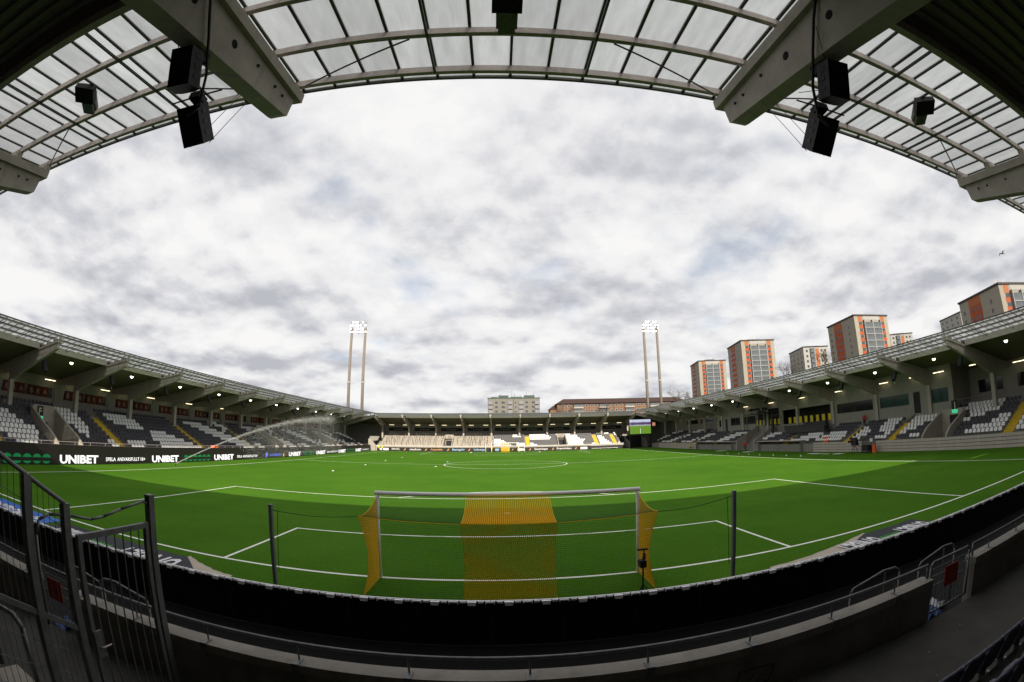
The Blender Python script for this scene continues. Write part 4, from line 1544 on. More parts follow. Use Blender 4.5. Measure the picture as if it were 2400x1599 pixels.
wall_run(-7.45, 7.05, 'low concrete wall below the near goal boards between the two gates', -7.2 + 0.02)
wall_run(8.62, 38, 'low concrete wall right of the red-signed gate', 9.4)
wall_run(-38, -8.75, 'low concrete wall left of the gate behind the mesh fence', -37.1)
for sx, xa, xb, nm in ((1, 7.1, 8.55, 'right'), (-1, -8.7, -7.5, 'left')):
    c = (xa + xb) / 2
    h = (xb - xa) / 2 - 0.02
    t = tag(empty('steel_gate', (c, -7.1, 0.35)), f'low barred steel gate with a red notice, {nm} side of the near front wall', 'gate', 'gates in the front wall')
    mb = MB().path([(-h, 0, 0.06), (-h, 0, 0.98), (-h + 0.08, 0, 1.05), (h - .08, 0, 1.05), (h, 0, 0.98), (h, 0, 0.06), (-h, 0, 0.06)], 0.024, 8)
    mb.build('gate_frame', GALVD, t, True)
    for k in range(1, 12):
        x = -h + 2 * h * k / 12
        MB().tube((x, 0, 0.06), (x, 0, 0.60), 0.008, 5).build('bar', GALVD, t)
    for z in (0.60, 0.78, 0.92):
        MB().tube((-h, 0, z), (h, 0, z), 0.009, 5).build('cross_bar', GALVD, t)
    s = MB().box(-0.24, 0.24, -0.035, -0.022, 0.48, 0.87).build('red_notice', REDS, t)
    # boarding steps rails beyond the gate
    for q, (r0, r1) in enumerate(((-2.2, -0.85), (-0.2, 1.15)) if sx > 0 else ((-0.55, 0.75), (0.65, 2.0))):
        t2 = tag(empty('hoop_rail', (c + (r0 + r1) / 2, -6.45, 0)), f"bent tubular stair rail just beyond the {nm} gate, {'left' if q == 0 else 'right'} of the two", 'handrail', 'stair rails beyond the gates')
        w2 = (r1 - r0) / 2
        s1 = sx
        pts = [(-s1 * w2, 0, 0.0), (-s1 * w2, 0, 1.08), (-s1 * (w2 - .06), 0, 1.16), (s1 * (w2 - .5), 0, 1.30), (s1 * (w2 - .15), 0, 1.28), (s1 * w2, 0, 1.18), (s1 * w2, 0, 0.0)]
        MB().path(pts, 0.022, 8).build('hoop', GALVD, t2, True)
        MB().tube((s1 * (w2 - .45), 0, 0), (s1 * (w2 - .45), 0, 1.28), 0.018, 6).build('upright', GALVD, t2)
    t3 = tag(empty('litter_heap', (c + 0.35 * sx, -6.55, 0)), f'white and blue crumpled sheets on the ground seen through the {nm} gate', 'litter')
    for m, n2, dx, dy in ((mat('dull_white_sheet', (.4, .4, .42), .7), 'white_sheet', 0.2, 0.1), (mat('dull_blue_sheet', (.02, .05, .16), .6), 'blue_sheet', -0.3, -0.1)):
        mb = MB()
        for j in range(5):
            for i in range(5):
                mb.v.append((dx + 0.12 * (i - 2) + random.uniform(-.03, .03), dy + 0.1 * (j - 2) + random.uniform(-.03, .03), 0.02 + random.uniform(0, .16)))
        for j in range(4):
            for i in range(4):
                a = j * 5 + i
                mb.f.append((a, a + 1, a + 6, a + 5))
        mb.build(n2, m, t3)
# end pier of the wall right of the gate, graffiti tag, specks on the floor
t = tag(empty('graffiti_mark', (3.2, -7.215, 0.6)), 'faint black scribbled mark on the front wall below the handrail', 'graffiti')
mb = MB()
pts = [(-.28, 0, .16), (-.3, 0, -.12), (-.2, 0, -.16), (.22, 0, -.12), (.30, 0, .14), (.1, 0, .17), (-.28, 0, .16)]
for a, b in zip(pts[:-1], pts[1:]):
    mb.tube(a, b, 0.012, 4)
mb.tube((-.12, 0, -.02), (-.02, 0, .06), 0.008, 4)
mb.tube((.02, 0, -.06), (.12, 0, .06), 0.008, 4)
mb.build('scribble', BLK, t)
SPK = mat('pale_litter', (0.40, 0.39, 0.34), 0.8)
for k, (x, y, s) in enumerate(((5.05, -8.3, .035), (6.1, -8.0, .02), (4.0, -8.6, .02), (5.6, -8.55, .015), (7.3, -7.8, .02))):
    mb = MB().poly([(s * math.cos(a) * random.uniform(.6, 1.2), s * .6 * math.sin(a), 0.0) for a in [v * math.pi / 3 for v in range(6)]])
    mb.v = [(a, b, 0.003 + (.006 if i % 2 else 0)) for i, (a, b, c) in enumerate(mb.v)]
    tag(mb.build('paper_scrap', SPK, None, False, (x, y, 0.352)), f'tiny pale paper scrap on the walkway floor at the lower right, {ordn(k)} largest', 'litter', 'paper scraps')

# ------------------------------------------------------------------ mesh fence and open gate at the lower left
FX = -4.8
fence = tag(empty('mesh_fence', (FX, -8.85, 0.0)), 'dark steel mesh fence stepping up the stand at the lower left picture edge', 'fence')
cy = -8.85
posts = [(-8.85, 3.19, 0.35), (-9.37, 3.51, 0.77), (-10.3, 4.05, 1.2), (-11.2, 4.6, 1.6)]
for y, zt_, zb in posts:
    MB().box(-0.045, 0.045, y - cy - 0.045, y - cy + 0.045, zb, zt_).build('post', GALVD, fence)
for (y0, z0, b0), (y1, z1, b1) in zip(posts[:-1], posts[1:]):
    MB().tube((0, y0 - cy, z0 - 0.0), (0, y1 - cy, z1), 0.025, 8).build('top_rail', GALVD, fence)
    MB().hexa([(dx, y - cy, z) for y, z, dx in ((y0, z0 - 1.45, -.03), (y0, z0 - 1.45, .03), (y1, z1 - 1.45, .03), (y1, z1 - 1.45, -.03), (y0, z0 - 1.38, -.03), (y0, z0 - 1.38, .03), (y1, z1 - 1.38, .03), (y1, z1 - 1.38, -.03))]).build('middle_rail', GALVD, fence)
    n = max(2, int(abs(y1 - y0) / 0.072))
    for k in range(1, n):
        f = k / n
        y = y0 + (y1 - y0) * f - cy
        MB().tube((0, y, b0 + 0.15), (0, y, z0 + (z1 - z0) * f - .02), 0.004, 4).build('wire', GALVD, fence)
    for dz in (0.28, 1.75, 2.05, 2.35):
        if z0 - dz > b0 + .1:
            MB().tube((0, y0 - cy, z0 - dz), (0, y1 - cy, z1 - dz), 0.004, 4).build('cross_wire', GALVD, fence)
gp = tag(empty('gate_post', (FX, -7.42, 0.35)), 'tall dark square gate post by the front wall at the left', 'post')
MB().box(-0.05, 0.05, -0.05, 0.05, 0, 2.82).build('post', GALVD, gp)
MB().box(-0.055, 0.055, -0.055, 0.055, 2.821, 2.84).build('cap', GALVD, gp)
MB().box(-0.028, 0.028, 0.052, 0.075, 0.2, 2.6).build('gate_stop', GALVD, gp)
rod = [(0.0, -1.86, 1.6), (0, -1.85, 2.55), (0, -1.80, 2.70), (0, -1.66, 2.745), (0, -1.35, 2.70), (0, -1.05, 2.63), (0, -0.85, 2.64), (0, -0.55, 2.70), (0, -0.12, 2.76), (0, -0.04, 2.70), (0, -0.03, 1.2)]
MB().path(rod, 0.017, 8).build('bent_tie_rod', GALVD, gp, True)
gate = tag(empty('steel_gate', (FX + 0.03, -8.1, 0.35)), 'tall barred steel gate standing closed between the mesh fence and the gate post', 'gate')
ya, yb = -0.60, 0.55
for y in (ya, yb):
    MB().box(-0.03, 0.03, y - .03, y + .03, 0.08, 2.49).build('stile', GALVD, gate)
MB().box(-0.028, 0.028, ya, yb, 2.42, 2.49).build('top_rail', GALVD, gate)
MB().box(-0.028, 0.028, ya, yb, 0.08, 0.14).build('bottom_rail', GALVD, gate)
for k in range(1, 8):
    y = ya + (yb - ya) * k / 8
    MB().tube((0, y, 0.14), (0, y, 2.42), 0.011, 6).build('bar', GALVD, gate)
MB().box(0.031, 0.05, ya - .02, ya + .1, 1.02, 1.36).build('lock_case', GALVD, gate)
MB().path([(0.05, ya + .04, 1.16), (0.09, ya + .04, 1.16), (0.10, ya + .18, 1.16)], 0.011, 6).build('handle', GALV, gate)
t = tag(empty('bent_rail', (-6.1, -9.2, 0.77)), 'thick bent grey tube rail behind the mesh at the left edge', 'handrail')
MB().path([(-0.6, 0, 0.0), (-0.6, 0, 0.75), (-0.5, 0.02, .9), (0.1, .05, 0.9), (0.3, .05, 0.78), (0.33, .05, 0.0)], 0.035, 10).build('tube', GALVD, t, True)
tag(MB().hexa([(-6.6, -9.9, 0.80), (-5.15, -9.75, 0.80), (-5.05, -9.25, 0.80), (-6.4, -9.1, 0.80), (-6.6, -9.9, 0.84), (-5.15, -9.75, 0.84), (-5.05, -9.25, 0.84), (-6.4, -9.1, 0.84)]).build('pale_patch', CONL), 'pale flat patch on the terrace behind the mesh in the bottom left corner', 'patch')  # flat pale slab just above the terrace floor
# ------------------------------------------------------------------ floodlight masts
for sx, nm, xs in ((-1, 'left', (-52.1, -47.15)), (1, 'right', (47.65, 52.45))):
    t = tag(empty('floodlight_mast', (sum(xs) / 2, 125, 0)), f'twin-pole concrete floodlight mast with blazing lamps behind the {nm} corner', 'floodlight mast', 'floodlight masts')
    c = sum(xs) / 2
    for x in xs:
        MB().tube((x - c, 0, 0), (x - c, 0, 40.0), 0.55, 12, 0.42).build('pole', POLE, t, True)
        MB().tube((x - c, 0, 21.4), (x - c, 0, 22.0), 0.53, 12).build('collar_band', CONL, t, True)
    for q, z in enumerate((38.9, 39.95, 41.0, 42.05)):
        MB().box(-2.95, 2.95, -0.2 - .22 * q, -0.1 - .22 * q, z - .05, z + .05).build('lamp_rail', GALVD, t)
    for x in (-2.55, 0.0, 2.55):
        MB().box(x - .08, x + .08, -0.1, 0.1, 38.3, 42.4).build('lamp_upright', GALVD, t)
    hs = MB().mbox(Matrix.Rotation(R(25), 4, 'X'), 0.62, 0.35, 0.58).mesh('lamp_housing', GALVD)
    ln = MB().mbox(Matrix.Rotation(R(25), 4, 'X') @ Matrix.Translation((0, -0.185, 0)), 0.50, 0.012, 0.46).mesh('lamp_lens', MASTL)
    for k in range(7):
        for q, z in enumerate((38.9, 39.95, 41.0, 42.05)):
            if (k, q) in ((0, 3), (6, 3), (1, 1)) or (k + q + (sx > 0)) % 9 == 7:
                continue
            h = place(hs, 'lamp_housing', t, (-2.7 + 0.9 * k, -0.45 - 0.22 * q, z))
            place(ln, 'lamp_lens', h)

# ------------------------------------------------------------------ big screen
def screen_mat():
    m = bpy.data.materials.new('screen_picture')
    m.use_nodes = True
    t = m.node_tree
    p = t.nodes['Principled BSDF']
    p.inputs['Base Color'].default_value = (0.01, 0.01, 0.01, 1)
    p.inputs['Roughness'].default_value = 0.4
    c = t.nodes.new('ShaderNodeTexCoord')
    s = t.nodes.new('ShaderNodeSeparateXYZ')
    t.links.new(c.outputs['Generated'], s.inputs[0])
    n = t.nodes.new('ShaderNodeTexNoise')
    n.inputs['Scale'].default_value = 9
    t.links.new(c.outputs['Generated'], n.inputs['Vector'])
    ad = t.nodes.new('ShaderNodeMath')
    ad.operation = 'MULTIPLY_ADD'
    ad.inputs[1].default_value = 0.10
    t.links.new(n.outputs[0], ad.inputs[0])
    t.links.new(s.outputs[2], ad.inputs[2])
    r = t.nodes.new('ShaderNodeValToRGB')
    r.color_ramp.interpolation = 'CONSTANT'
    el = r.color_ramp.elements
    el[0].position = 0.0
    el[0].color = (0.16, 0.32, 0.03, 1)
    el[1].position = 0.60
    el[1].color = (0.42, 0.44, 0.46, 1)
    for po, co in ((0.69, (0.10, 0.06, 0.16, 1)), (0.80, (0.14, 0.10, 0.2, 1)), (0.86, (0.62, 0.66, 0.82, 1))):
        k = el.new(po)
        k.color = co
    t.links.new(ad.outputs[0], r.inputs[0])
    t.links.new(r.outputs[0], p.inputs['Emission Color'])
    p.inputs['Emission Strength'].default_value = 0.42
    return m


t = tag(empty('video_screen', (39.1, 108.0, 0)), 'large video screen showing the pitch in the far right corner', 'screen')
MB().box(-3.4, 3.4, 0.0, 0.5, 3.85, 8.35).build('screen_case', BLK, t)
MB().box(-3.22, 3.22, -0.03, -0.004, 4.02, 8.18).build('screen_face', screen_mat(), t)
MB().box(-0.03, 0.05, -0.045, -0.034, 4.1, 5.6).build('white_pitch_line', emit('screen_white', (0.8, 0.8, 0.8), .6), t)
for x in (-3.1, 3.1):
    MB().box(x - .12, x + .12, 0.15, 0.4, 0, 3.85).build('leg', BLK, t)
MB().box(2.2 + 1.6, 2.2 + 2.5, 0.1, 0.2, 6.2, 7.2).build('side_light_panel', emit('salmon_panel', (0.7, 0.3, 0.2), .3), t)
t = tag(empty('corner_tunnel', (38.5, 112, 0)), 'dark corner passage below the video screen with pale flanking walls', 'passage')
MB().box(-4, 4, 3.0, 3.2, 0, 3.6).build('back_wall', BLK, t)
for x in (-2.3, 3.2):
    MB().prism([(-2.0, 0), (3, 0), (3, 3.6), (-2.0, 1.7)], lambda p, q: (x + .12, p, q), lambda p, q: (x - .12, p, q)).build('side_wall', CON, t)

# exit signs
for st, rw, a, b, ch, nm in ((LEFT, LR, 13.7, 16.7, 'F', 'left'), (RIGHT, RR, -18.3, -15.1, 'J', 'right')):
    ub = 7.9 if nm == 'left' else 8.3
    c = a + 1.0 if nm == 'left' else a + 2.0
    t = tag(empty('exit_sign', st.W(c, ub - 0.22, 3.5), st.rz), f'black sign with a pale letter {ch} above a green exit sign over the {nm} entrance', 'sign')
    MB().box(-0.38, 0.38, -0.03, 0.0, 0.42, 1.35).build('black_plate', BLK, t)
    MB().box(-0.38, 0.38, -0.03, 0.0, 0.02, 0.40).build('green_plate', emit('exit_green', (0.03, 0.5, 0.25), .5), t)
    place(text_mesh(ch, 0.62, mat('pale_yellow_print', (0.5, 0.5, 0.3), .6), bold=.02), 'lettering', t, (0, -0.034, 0.56))
    MB().poly([(x, -0.034, z) for x, z in ((-.26, .12), (-.12, .12), (-.12, .3), (-.26, .3))]).build('door_pictogram', WPAINT, t)
    MB().poly([(x, -0.034, z) for x, z in ((.02, .2), (.16, .1), (.28, .2), (.16, .32))]).build('arrow_pictogram', WPAINT, t)
for (a, b), s in zip(FV, ('13', '11')):
    c = (a + b) / 2
    t = tag(empty('section_sign', FAR.W(c, 6.77, 3.8)), f"pale numbered section sign above the {'left' if a < 0 else 'right'} entrance of the far stand", 'sign')
    MB().box(-0.75, 0.75, -0.03, 0.0, 0.0, 0.8).build('plate', CONL, t)
    for q, ch in enumerate(s):
        place(text_mesh(ch, 0.55, BLK, bold=.02), 'digit', t, (-0.2 + 0.4 * q, -0.034, 0.12))

# ------------------------------------------------------------------ dugouts
for y0, y1, nm in ((39.9, 51.4, 'nearer'), (60.5, 76.2, 'farther')):
    L2 = (y1 - y0) / 2
    t = tag(empty('dugout', (42.6, (y0 + y1) / 2, 0), R(-90)), f'{nm} team dugout with a row of white seats below the right stand', 'dugout', 'dugouts')
    MB().box(-L2, L2, -0.9, 1.25, 1.60, 1.68).build('roof_slab', GALV, t)
    MB().box(-L2, L2, 1.1, 1.25, 0, 1.598).build('back_wall', CONL, t)
    for x in (-L2, 0, L2 - .06):
        MB().box(x, x + .06, -0.85, -0.79, 0, 1.598).build('post', GALVD, t)
    for x in (-L2, L2 - .08):
        MB().box(x, x + .08, -0.7, 1.098, 0, 1.598).build('side_panel', CON, t)
    n = int((y1 - y0 - 2.0) / 0.6)
    sh = MB().box(-.26, .26, -0.15, 0.25, .36, .42).box(-.26, .26, .20, .27, .42, .95).mesh('bench_seat', WHT)
    for k in range(n):
        place(sh, 'bench_seat', t, (-L2 + 1.2 + .6 * k, 0.25, 0))
    MB().box(-L2 + .9, L2 - .9, 0.1, 0.45, 0.0, 0.35).build('seat_plinth', CON, t)

# ------------------------------------------------------------------ television platform over the tunnel
t = tag(empty('camera_platform', (45.5, 56.0, 0)), 'dark scaffold camera platform above the players tunnel of the right stand', 'platform')
MB().box(-1.3, 1.3, -3.6, 3.4, 6.35, 6.5).build('deck', BLK, t)
for x, y in ((-1.25, -3.2), (-1.25, 2.6), (-1.25, -0.6)):
    MB().tube((x, y, 0.0), (x, y, 6.35), 0.07, 8).build('support_pole', GALVD, t)
mb = MB()
for z in (6.95, 7.45):
    mb.tube((-1.25, -3.6, z), (-1.25, 3.4, z), 0.03, 6)
for k in range(8):
    mb.tube((-1.25, -3.6 + k, 6.5), (-1.25, -3.6 + k, 7.45), 0.025, 6)
mb.build('guard_rail', GALVD, t)
for k, y in enumerate((-2.2, 0.2, 2.2)):
    MB().box(-0.9, 0.2, y - .2, y + .2, 7.0, 7.45).tube((-.3, y, 6.5), (-.3, y, 7.0), 0.06, 6).build('covered_camera', BLK, t)
MB().box(-0.2, 0.0, -4.4, -3.8, 0.0, 6.3).build('dark_duct', BLK, t)

# press desks above the seats
t = tag(empty('press_desk', (46.0, 41.0, 0)), 'long dark desk counters above the seats in front of the yellow panels', 'desk')
for k, (y0, y1) in enumerate(((-3.5, 6.0), (-3.0, 7.5), (-2.0, 3.2))):
    MB().box(-1.4 + .8 * k, -0.9 + .8 * k, y0, y1, 3.0 + .36 * k - .3, 3.55 + .36 * k).build('counter', mat('dark_desk', (.035, .034, .034), .6), t)

# ------------------------------------------------------------------ television camera and kit at the right touchline
t = tag(empty('television_camera', (40.6, 27.6, 0)), 'television camera under a dark cover on a tripod at the right touchline', 'camera')
for a in (100, 220, 340):
    MB().tube((0, 0, 1.15), (0.5 * math.cos(R(a)), 0.5 * math.sin(R(a)), 0), 0.035, 6).build('tripod_leg', BLK, t)
MB().box(-0.2, 0.2, -0.45, 0.45, 1.2, 1.7).build('camera_body', BLK, t)
MB().tube((-0.2, 0.1, 1.42), (-0.75, 0.35, 1.42), 0.13, 10).build('lens', mat('maroon_lens_hood', (.05, .01, .015), .5), t)
MB().hexa([(-.3, -.55, .9), (.3, -.55, .9), (.3, .3, .9), (-.3, .3, .9), (-.15, -.4, 1.86), (.2, -.4, 1.86), (.2, .2, 1.86), (-.15, .2, 1.86)]).build('rain_cover', BLK, t)
t = tag(empty('kit_cart', (41.0, 25.9, 0)), 'dark equipment cart with a pale sign beside the television camera', 'cart')
MB().box(-0.4, 0.4, -0.5, 0.5, 0.25, 0.9).build('case', BLK, t)
MB().box(-0.4, 0.4, -0.5, 0.5, 0.18, 0.248).build('tray', GALVD, t)
for x in (-.35, .35):
    for y in (-.42, .42):
        MB().tube((x - .04, y, .1), (x + .04, y, .1), .1, 10).build('wheel', BLK, t)
t = tag(empty('steel_stair_gate', (42.0, 26.4, 0)), 'grey steel gate with a white notice in the gap of the plank wall', 'gate')
mb = MB()
for z in (0.15, 0.5, 0.85, 1.2, 1.75):
    mb.tube((0, -1.1, z), (0, 1.1, z), .025, 6)
for y in (-1.1, -.4, .4, 1.1):
    mb.tube((0, y, 0), (0, y, 1.75), .03, 6)
mb.build('gate_frame', GALVD, t)
MB().box(-0.05, -0.03, -0.7, -0.2, 1.2, 1.6).build('white_notice', WPAINT, t)
t = tag(empty('orange_cone', (41.3, 24.9, 0)), 'orange plastic bin at the end of the plank wall beside the steel gate', 'bin')
MB().tube((0, 0, 0), (0, 0, .9), .28, 10, .22).build('bin_body', ORG, t)
MB().tube((0, 0, .901), (0, 0, .96), .25, 10).build('lid', ORG, t)
for x, y, z, nm in ((43.3, 35.6, 1.14, 'on the front row of the right stand'), (-40.0, 39.4, 1.14, 'on the front row of the left stand')):
    t = tag(empty('orange_crate', (x, y, z)), f'orange plastic crate {nm}', 'crate')
    MB().box(-.35, .35, -.5, .5, 0, .75).build('crate_body', ORG, t)
    MB().box(-.38, .38, -.53, .53, .752, .80).build('rim', ORG, t)
MATM = mat('white_mat', (0.60, 0.60, 0.56), .8, 0, .1, 2)
for k, (x0, x1, y0, y1) in enumerate(((39.1, 40.0, 33.0, 35.2), (39.2, 39.6, 31.0, 32.4), (39.2, 40.2, 28.9, 30.3), (39.5, 41.2, 61.3, 63.0), (39.4, 41.0, 51.2, 53.0))):
    tag(MB().box(x0, x1, y0, y1, 0.004, 0.03).build('white_mat', MATM), f'flat white mat on the turf beside the right touchline, {ordn([2, 1, 0, 4, 3][k])} from the camera', 'mat', 'mats by the right touchline')
CN = MB().tube((0, 0, 0), (0, 0, .05), .12, 10, .09).tube((0, 0, .05), (0, 0, .16), .07, 10, .025).mesh('marker', WPAINT)
for k in range(7):
    tag(place(CN, 'marker_cone', None, (36.2 + .1 * (k % 3), 33 + 3.2 * k, .004)), f'tiny white marker cone beside the right touchline, {ordn(k)} from the camera', 'cone', 'marker cones on the right')
DS = MB().tube((0, 0, 0), (0, 0, .05), .16, 14, .12).tube((0, 0, .05), (0, 0, .065), .12, 14, .06).mesh('marker_disc', WPAINT, True)
for k, (x, y) in enumerate(((-19.9, 35.5), (-20.0, 47.8), (-20.4, 59.9), (-20.3, 71.6), (-9.7, 47.6), (-9.6, 59.2), (-9.1, 103.1), (9.2, 103.8))):
    lab = ['nearest of the four on the left', 'second of the four on the left', 'third of the four on the left', 'farthest of the four on the left', 'left of the centre circle, near side', 'left of the centre circle, far side', 'left of the far goal', 'right of the far goal'][k]
    tag(place(DS, 'marker_disc', None, (x, y, .004), scale=(1.6, 1.6, 1.6) if k > 5 else None), f'small white marker disc on the sunlit grass, {lab}', 'marker', 'white discs on the pitch')

# ------------------------------------------------------------------ pitch sprinkler
sp = tag(empty('sprinkler', (-35.2, 26.0, 0)), 'small pop-up sprinkler head at the left touchline', 'sprinkler')
MB().tube((0, 0, 0), (0, 0, .16), .06, 10, .05).build('riser', BLK, sp)
MB().tube((0, 0, .14), (0.0, .16, .26), .03, 8).build('nozzle', BLK, sp)
rng = np.random.default_rng(3)
P0 = np.array([-35.2, 26.1, 0.25])
nS, nF = 6000, 15000
def jet(f):
    y = P0[1] + f * 43.0
    z = 0.25 + 7.0 * (1 - (1 - f * 0.93) ** 2 * 1.0) * 1.0
    return np.stack([P0[0] + 1.2 * f, y, z], -1)
f = rng.random(nS) ** 1.15
c1 = jet(f) + rng.normal(0, 1, (nS, 3)) * (0.025 + 0.42 * f ** 1.6)[:, None]
f2 = 0.25 + 0.75 * rng.random(nF) ** 0.7
drop = rng.random(nF) ** 1.1
c2 = jet(f2) + rng.normal(0, 1, (nF, 3)) * (0.12 + 1.0 * f2 ** 2)[:, None]
c2[:, 2] = c2[:, 2] * (1 - drop * 0.9)
c2[:, 1] += drop * 3.5
c2[:, 2] = np.maximum(c2[:, 2], .05)
cc = np.concatenate([c1, c2])
rad = np.concatenate([0.013 + 0.019 * f, 0.010 + 0.018 * rng.random(nF)])
T4 = np.array([(1, 1, 1), (-1, -1, 1), (-1, 1, -1), (1, -1, -1)]) * 0.7
vs = (cc[:, None, :] + T4[None] * rad[:, None, None] * np.array([1, 1.6, 1.3])).reshape(-1, 3)
fs = [(4 * k + a, 4 * k + b, 4 * k + c) for k in range(len(cc)) for a, b, c in ((0, 1, 2), (0, 3, 1), (0, 2, 3), (1, 3, 2))]
me = bpy.data.meshes.new('water_spray')
me.from_pydata(vs.tolist(), [], fs)
me.materials.append(SPRAY)
tag(place(me, 'water_spray'), 'arc of white water spray from the sprinkler over the left of the pitch', 'spray', kind='stuff')

# ------------------------------------------------------------------ people
def person(loc, rz, jacket, trousers, label, pose='stand', hair=(0.03, 0.02, 0.015), sc_=1.0):
    if pose == 'stand':
        V = [(0, 0, .95, .13), (0, 0, 1.15, .15), (0, 0, 1.38, .16), (0, 0, 1.50, .06), (0, .02, 1.60, .085), (0, .02, 1.70, .08),
             (.19, 0, 1.40, .065), (.25, .02, 1.15, .05), (.24, .12, .92, .04), (-.19, 0, 1.40, .065), (-.25, .02, 1.15, .05), (-.24, .10, .92, .04),
             (.10, 0, .90, .095), (.11, .02, .50, .07), (.11, -.02, .09, .05), (.12, .13, .04, .04), (-.10, 0, .90, .095), (-.11, .02, .50, .07), (-.11, -.02, .09, .05), (-.12, .13, .04, .04)]
    elif pose == 'crouch':
        V = [(0, -.1, .52, .13), (0, .02, .72, .15), (0, .16, .92, .16), (0, .24, 1.02, .06), (0, .28, 1.10, .085), (0, .30, 1.19, .08),
             (.18, .2, .92, .065), (.22, .38, .75, .05), (.12, .52, .62, .04), (-.18, .2, .92, .065), (-.22, .38, .75, .05), (-.12, .52, .62, .04),
             (.12, -.08, .48, .095), (.16, .30, .50, .07), (.14, .05, .10, .05), (.14, .18, .04, .04), (-.12, -.08, .48, .095), (-.20, .10, .30, .07), (-.2, -.28, .10, .05), (-.2, -.16, .04, .04)]
    else:
        V = [(0, 0, .55, .13), (0, 0, .75, .15), (0, .04, .98, .16), (0, .06, 1.09, .06), (0, .09, 1.18, .085), (0, .09, 1.28, .08),
             (.19, .03, .98, .065), (.24, .12, .76, .05), (.14, .32, .68, .04), (-.19, .03, .98, .065), (-.24, .12, .76, .05), (-.14, .32, .68, .04),
             (.10, .02, .50, .095), (.12, .42, .50, .07), (.12, .44, .09, .05), (.12, .58, .04, .04), (-.10, .02, .50, .095), (-.12, .42, .50, .07), (-.12, .44, .09, .05), (-.12, .58, .04, .04)]
    E = [(0, 1), (1, 2), (2, 3), (3, 4), (4, 5), (2, 6), (6, 7), (7, 8), (2, 9), (9, 10), (10, 11), (0, 12), (12, 13), (13, 14), (14, 15), (0, 16), (16, 17), (17, 18), (18, 19)]
    me = bpy.data.meshes.new('person')
    me.from_pydata([v[:3] for v in V], E, [])
    o = bpy.data.objects.new('person', me)
    COL.objects.link(o)
    o.location = loc
    o.rotation_euler = (0, 0, rz)
    o.scale = (sc_,) * 3
    sk = o.modifiers.new('skin', 'SKIN')
    for k, v in enumerate(V):
        me.skin_vertices[0].data[k].radius = (v[3], v[3])
    me.skin_vertices[0].data[0].use_root = True
    su = o.modifiers.new('sub', 'SUBSURF')
    su.levels = su.render_levels = 1
    hips = V[0][2]
    neck = V[3][2]
    top = V[5][2] + .08
    m = bpy.data.materials.new('clothing')
    m.use_nodes = True
    tr = m.node_tree
    c = tr.nodes.new('ShaderNodeTexCoord')
    s = tr.nodes.new('ShaderNodeSeparateXYZ')
    tr.links.new(c.outputs['Object'], s.inputs[0])
    mr = tr.nodes.new('ShaderNodeMath')
    mr.operation = 'DIVIDE'
    mr.inputs[1].default_value = top
    tr.links.new(s.outputs[2], mr.inputs[0])
    r = tr.nodes.new('ShaderNodeValToRGB')
    r.color_ramp.interpolation = 'CONSTANT'
    el = r.color_ramp.elements
    el[0].color = (.02, .02, .022, 1)
    el[1].position = .08 / top
    el[1].color = (*trousers, 1)
    for po, co in ((hips - .02, jacket), (neck + .0, (.45, .28, .2)), (top - .09, hair)):
        k = el.new(po / top)
        k.color = (*co, 1)
    tr.links.new(mr.outputs[0], r.inputs[0])
    tr.links.new(r.outputs[0], tr.nodes['Principled BSDF'].inputs['Base Color'])
    tr.nodes['Principled BSDF'].inputs['Roughness'].default_value = .8
    me.materials.append(m)
    return tag(o, label, 'person')


HV = (0.62, 0.70, 0.02)
person((-36.0, 107.6, 0), R(200), HV, (.05, .05, .06), 'person in a bright yellow jacket standing in the far left corner, left of two', sc_=1.05)
person((-34.8, 107.4, 0), R(150), HV, (.05, .05, .06), 'person in a bright yellow jacket in the far left corner, right of two', sc_=.95)
person((42.6, 56.9, 0), R(120), (.55, .02, .03), (.015, .015, .02), 'person in a red jacket and dark trousers standing on the grass by the tunnel')
person((41.4, 78.6, 0), R(150), (.65, .55, .03), (.02, .02, .02), 'person in a yellow top crouching on the grass past the far dugout', 'crouch')
p = RIGHT.W(-31.4, RR.u(5) + .3, RR.z(5))
person(p, R(90), (.45, .015, .02), (.012, .012, .015), 'person in a red jacket standing at the top of the steps in the right stand')
for y, i, jk, nm in ((40.0, 3, (.05, .05, .06), 'dark jacket'), (39.0, 4, (.25, .26, .28), 'grey top'), (44.8, 5, (.12, .02, .03), 'dark red top')):
    p = RIGHT.W(-y, RR.u(i) + .25, RR.z(i) + 0.02)
    person(p, R(90), jk, (.02, .02, .025), f'person in a {nm} sitting among the seats of the right stand', 'sit')
person((42.4, 31.9, 0), R(90), (.03, .03, .032), (.02, .02, .02), 'person in dark clothes standing behind the plank wall near the television camera', sc_=.98)

# seagull
t = tag(empty('seagull', (53.6, 9.85, 20.0), R(60)), 'seagull gliding high on the right', 'bird')
GUL = mat('gull_feathers', (.09, .09, .09), .8)
mb = MB()
mb.tube((0, -.2, 0), (0, .1, .02), .06, 8, .07).tube((0, .1, .02), (0, .28, .04), .07, 8, .03).tube((0, -.2, 0), (0, -.38, 0), .06, 8, .02)
mb.build('body', GUL, t)
for sx in (-1, 1):
    MB().hexa([(0, -.08, .0), (0, .10, .0), (sx * .36, .12, .22), (sx * .36, -.04, .22), (0, -.08, .03), (0, .10, .03), (sx * .36, .12, .245), (sx * .36, -.04, .245)]).hexa(
        [(sx * .36, -.04, .22), (sx * .36, .12, .22), (sx * .82, .02, .05), (sx * .80, -.04, .05), (sx * .36, -.04, .245), (sx * .36, .12, .245), (sx * .82, .02, .06), (sx * .80, -.04, .06)]).build('wing', GUL, t)

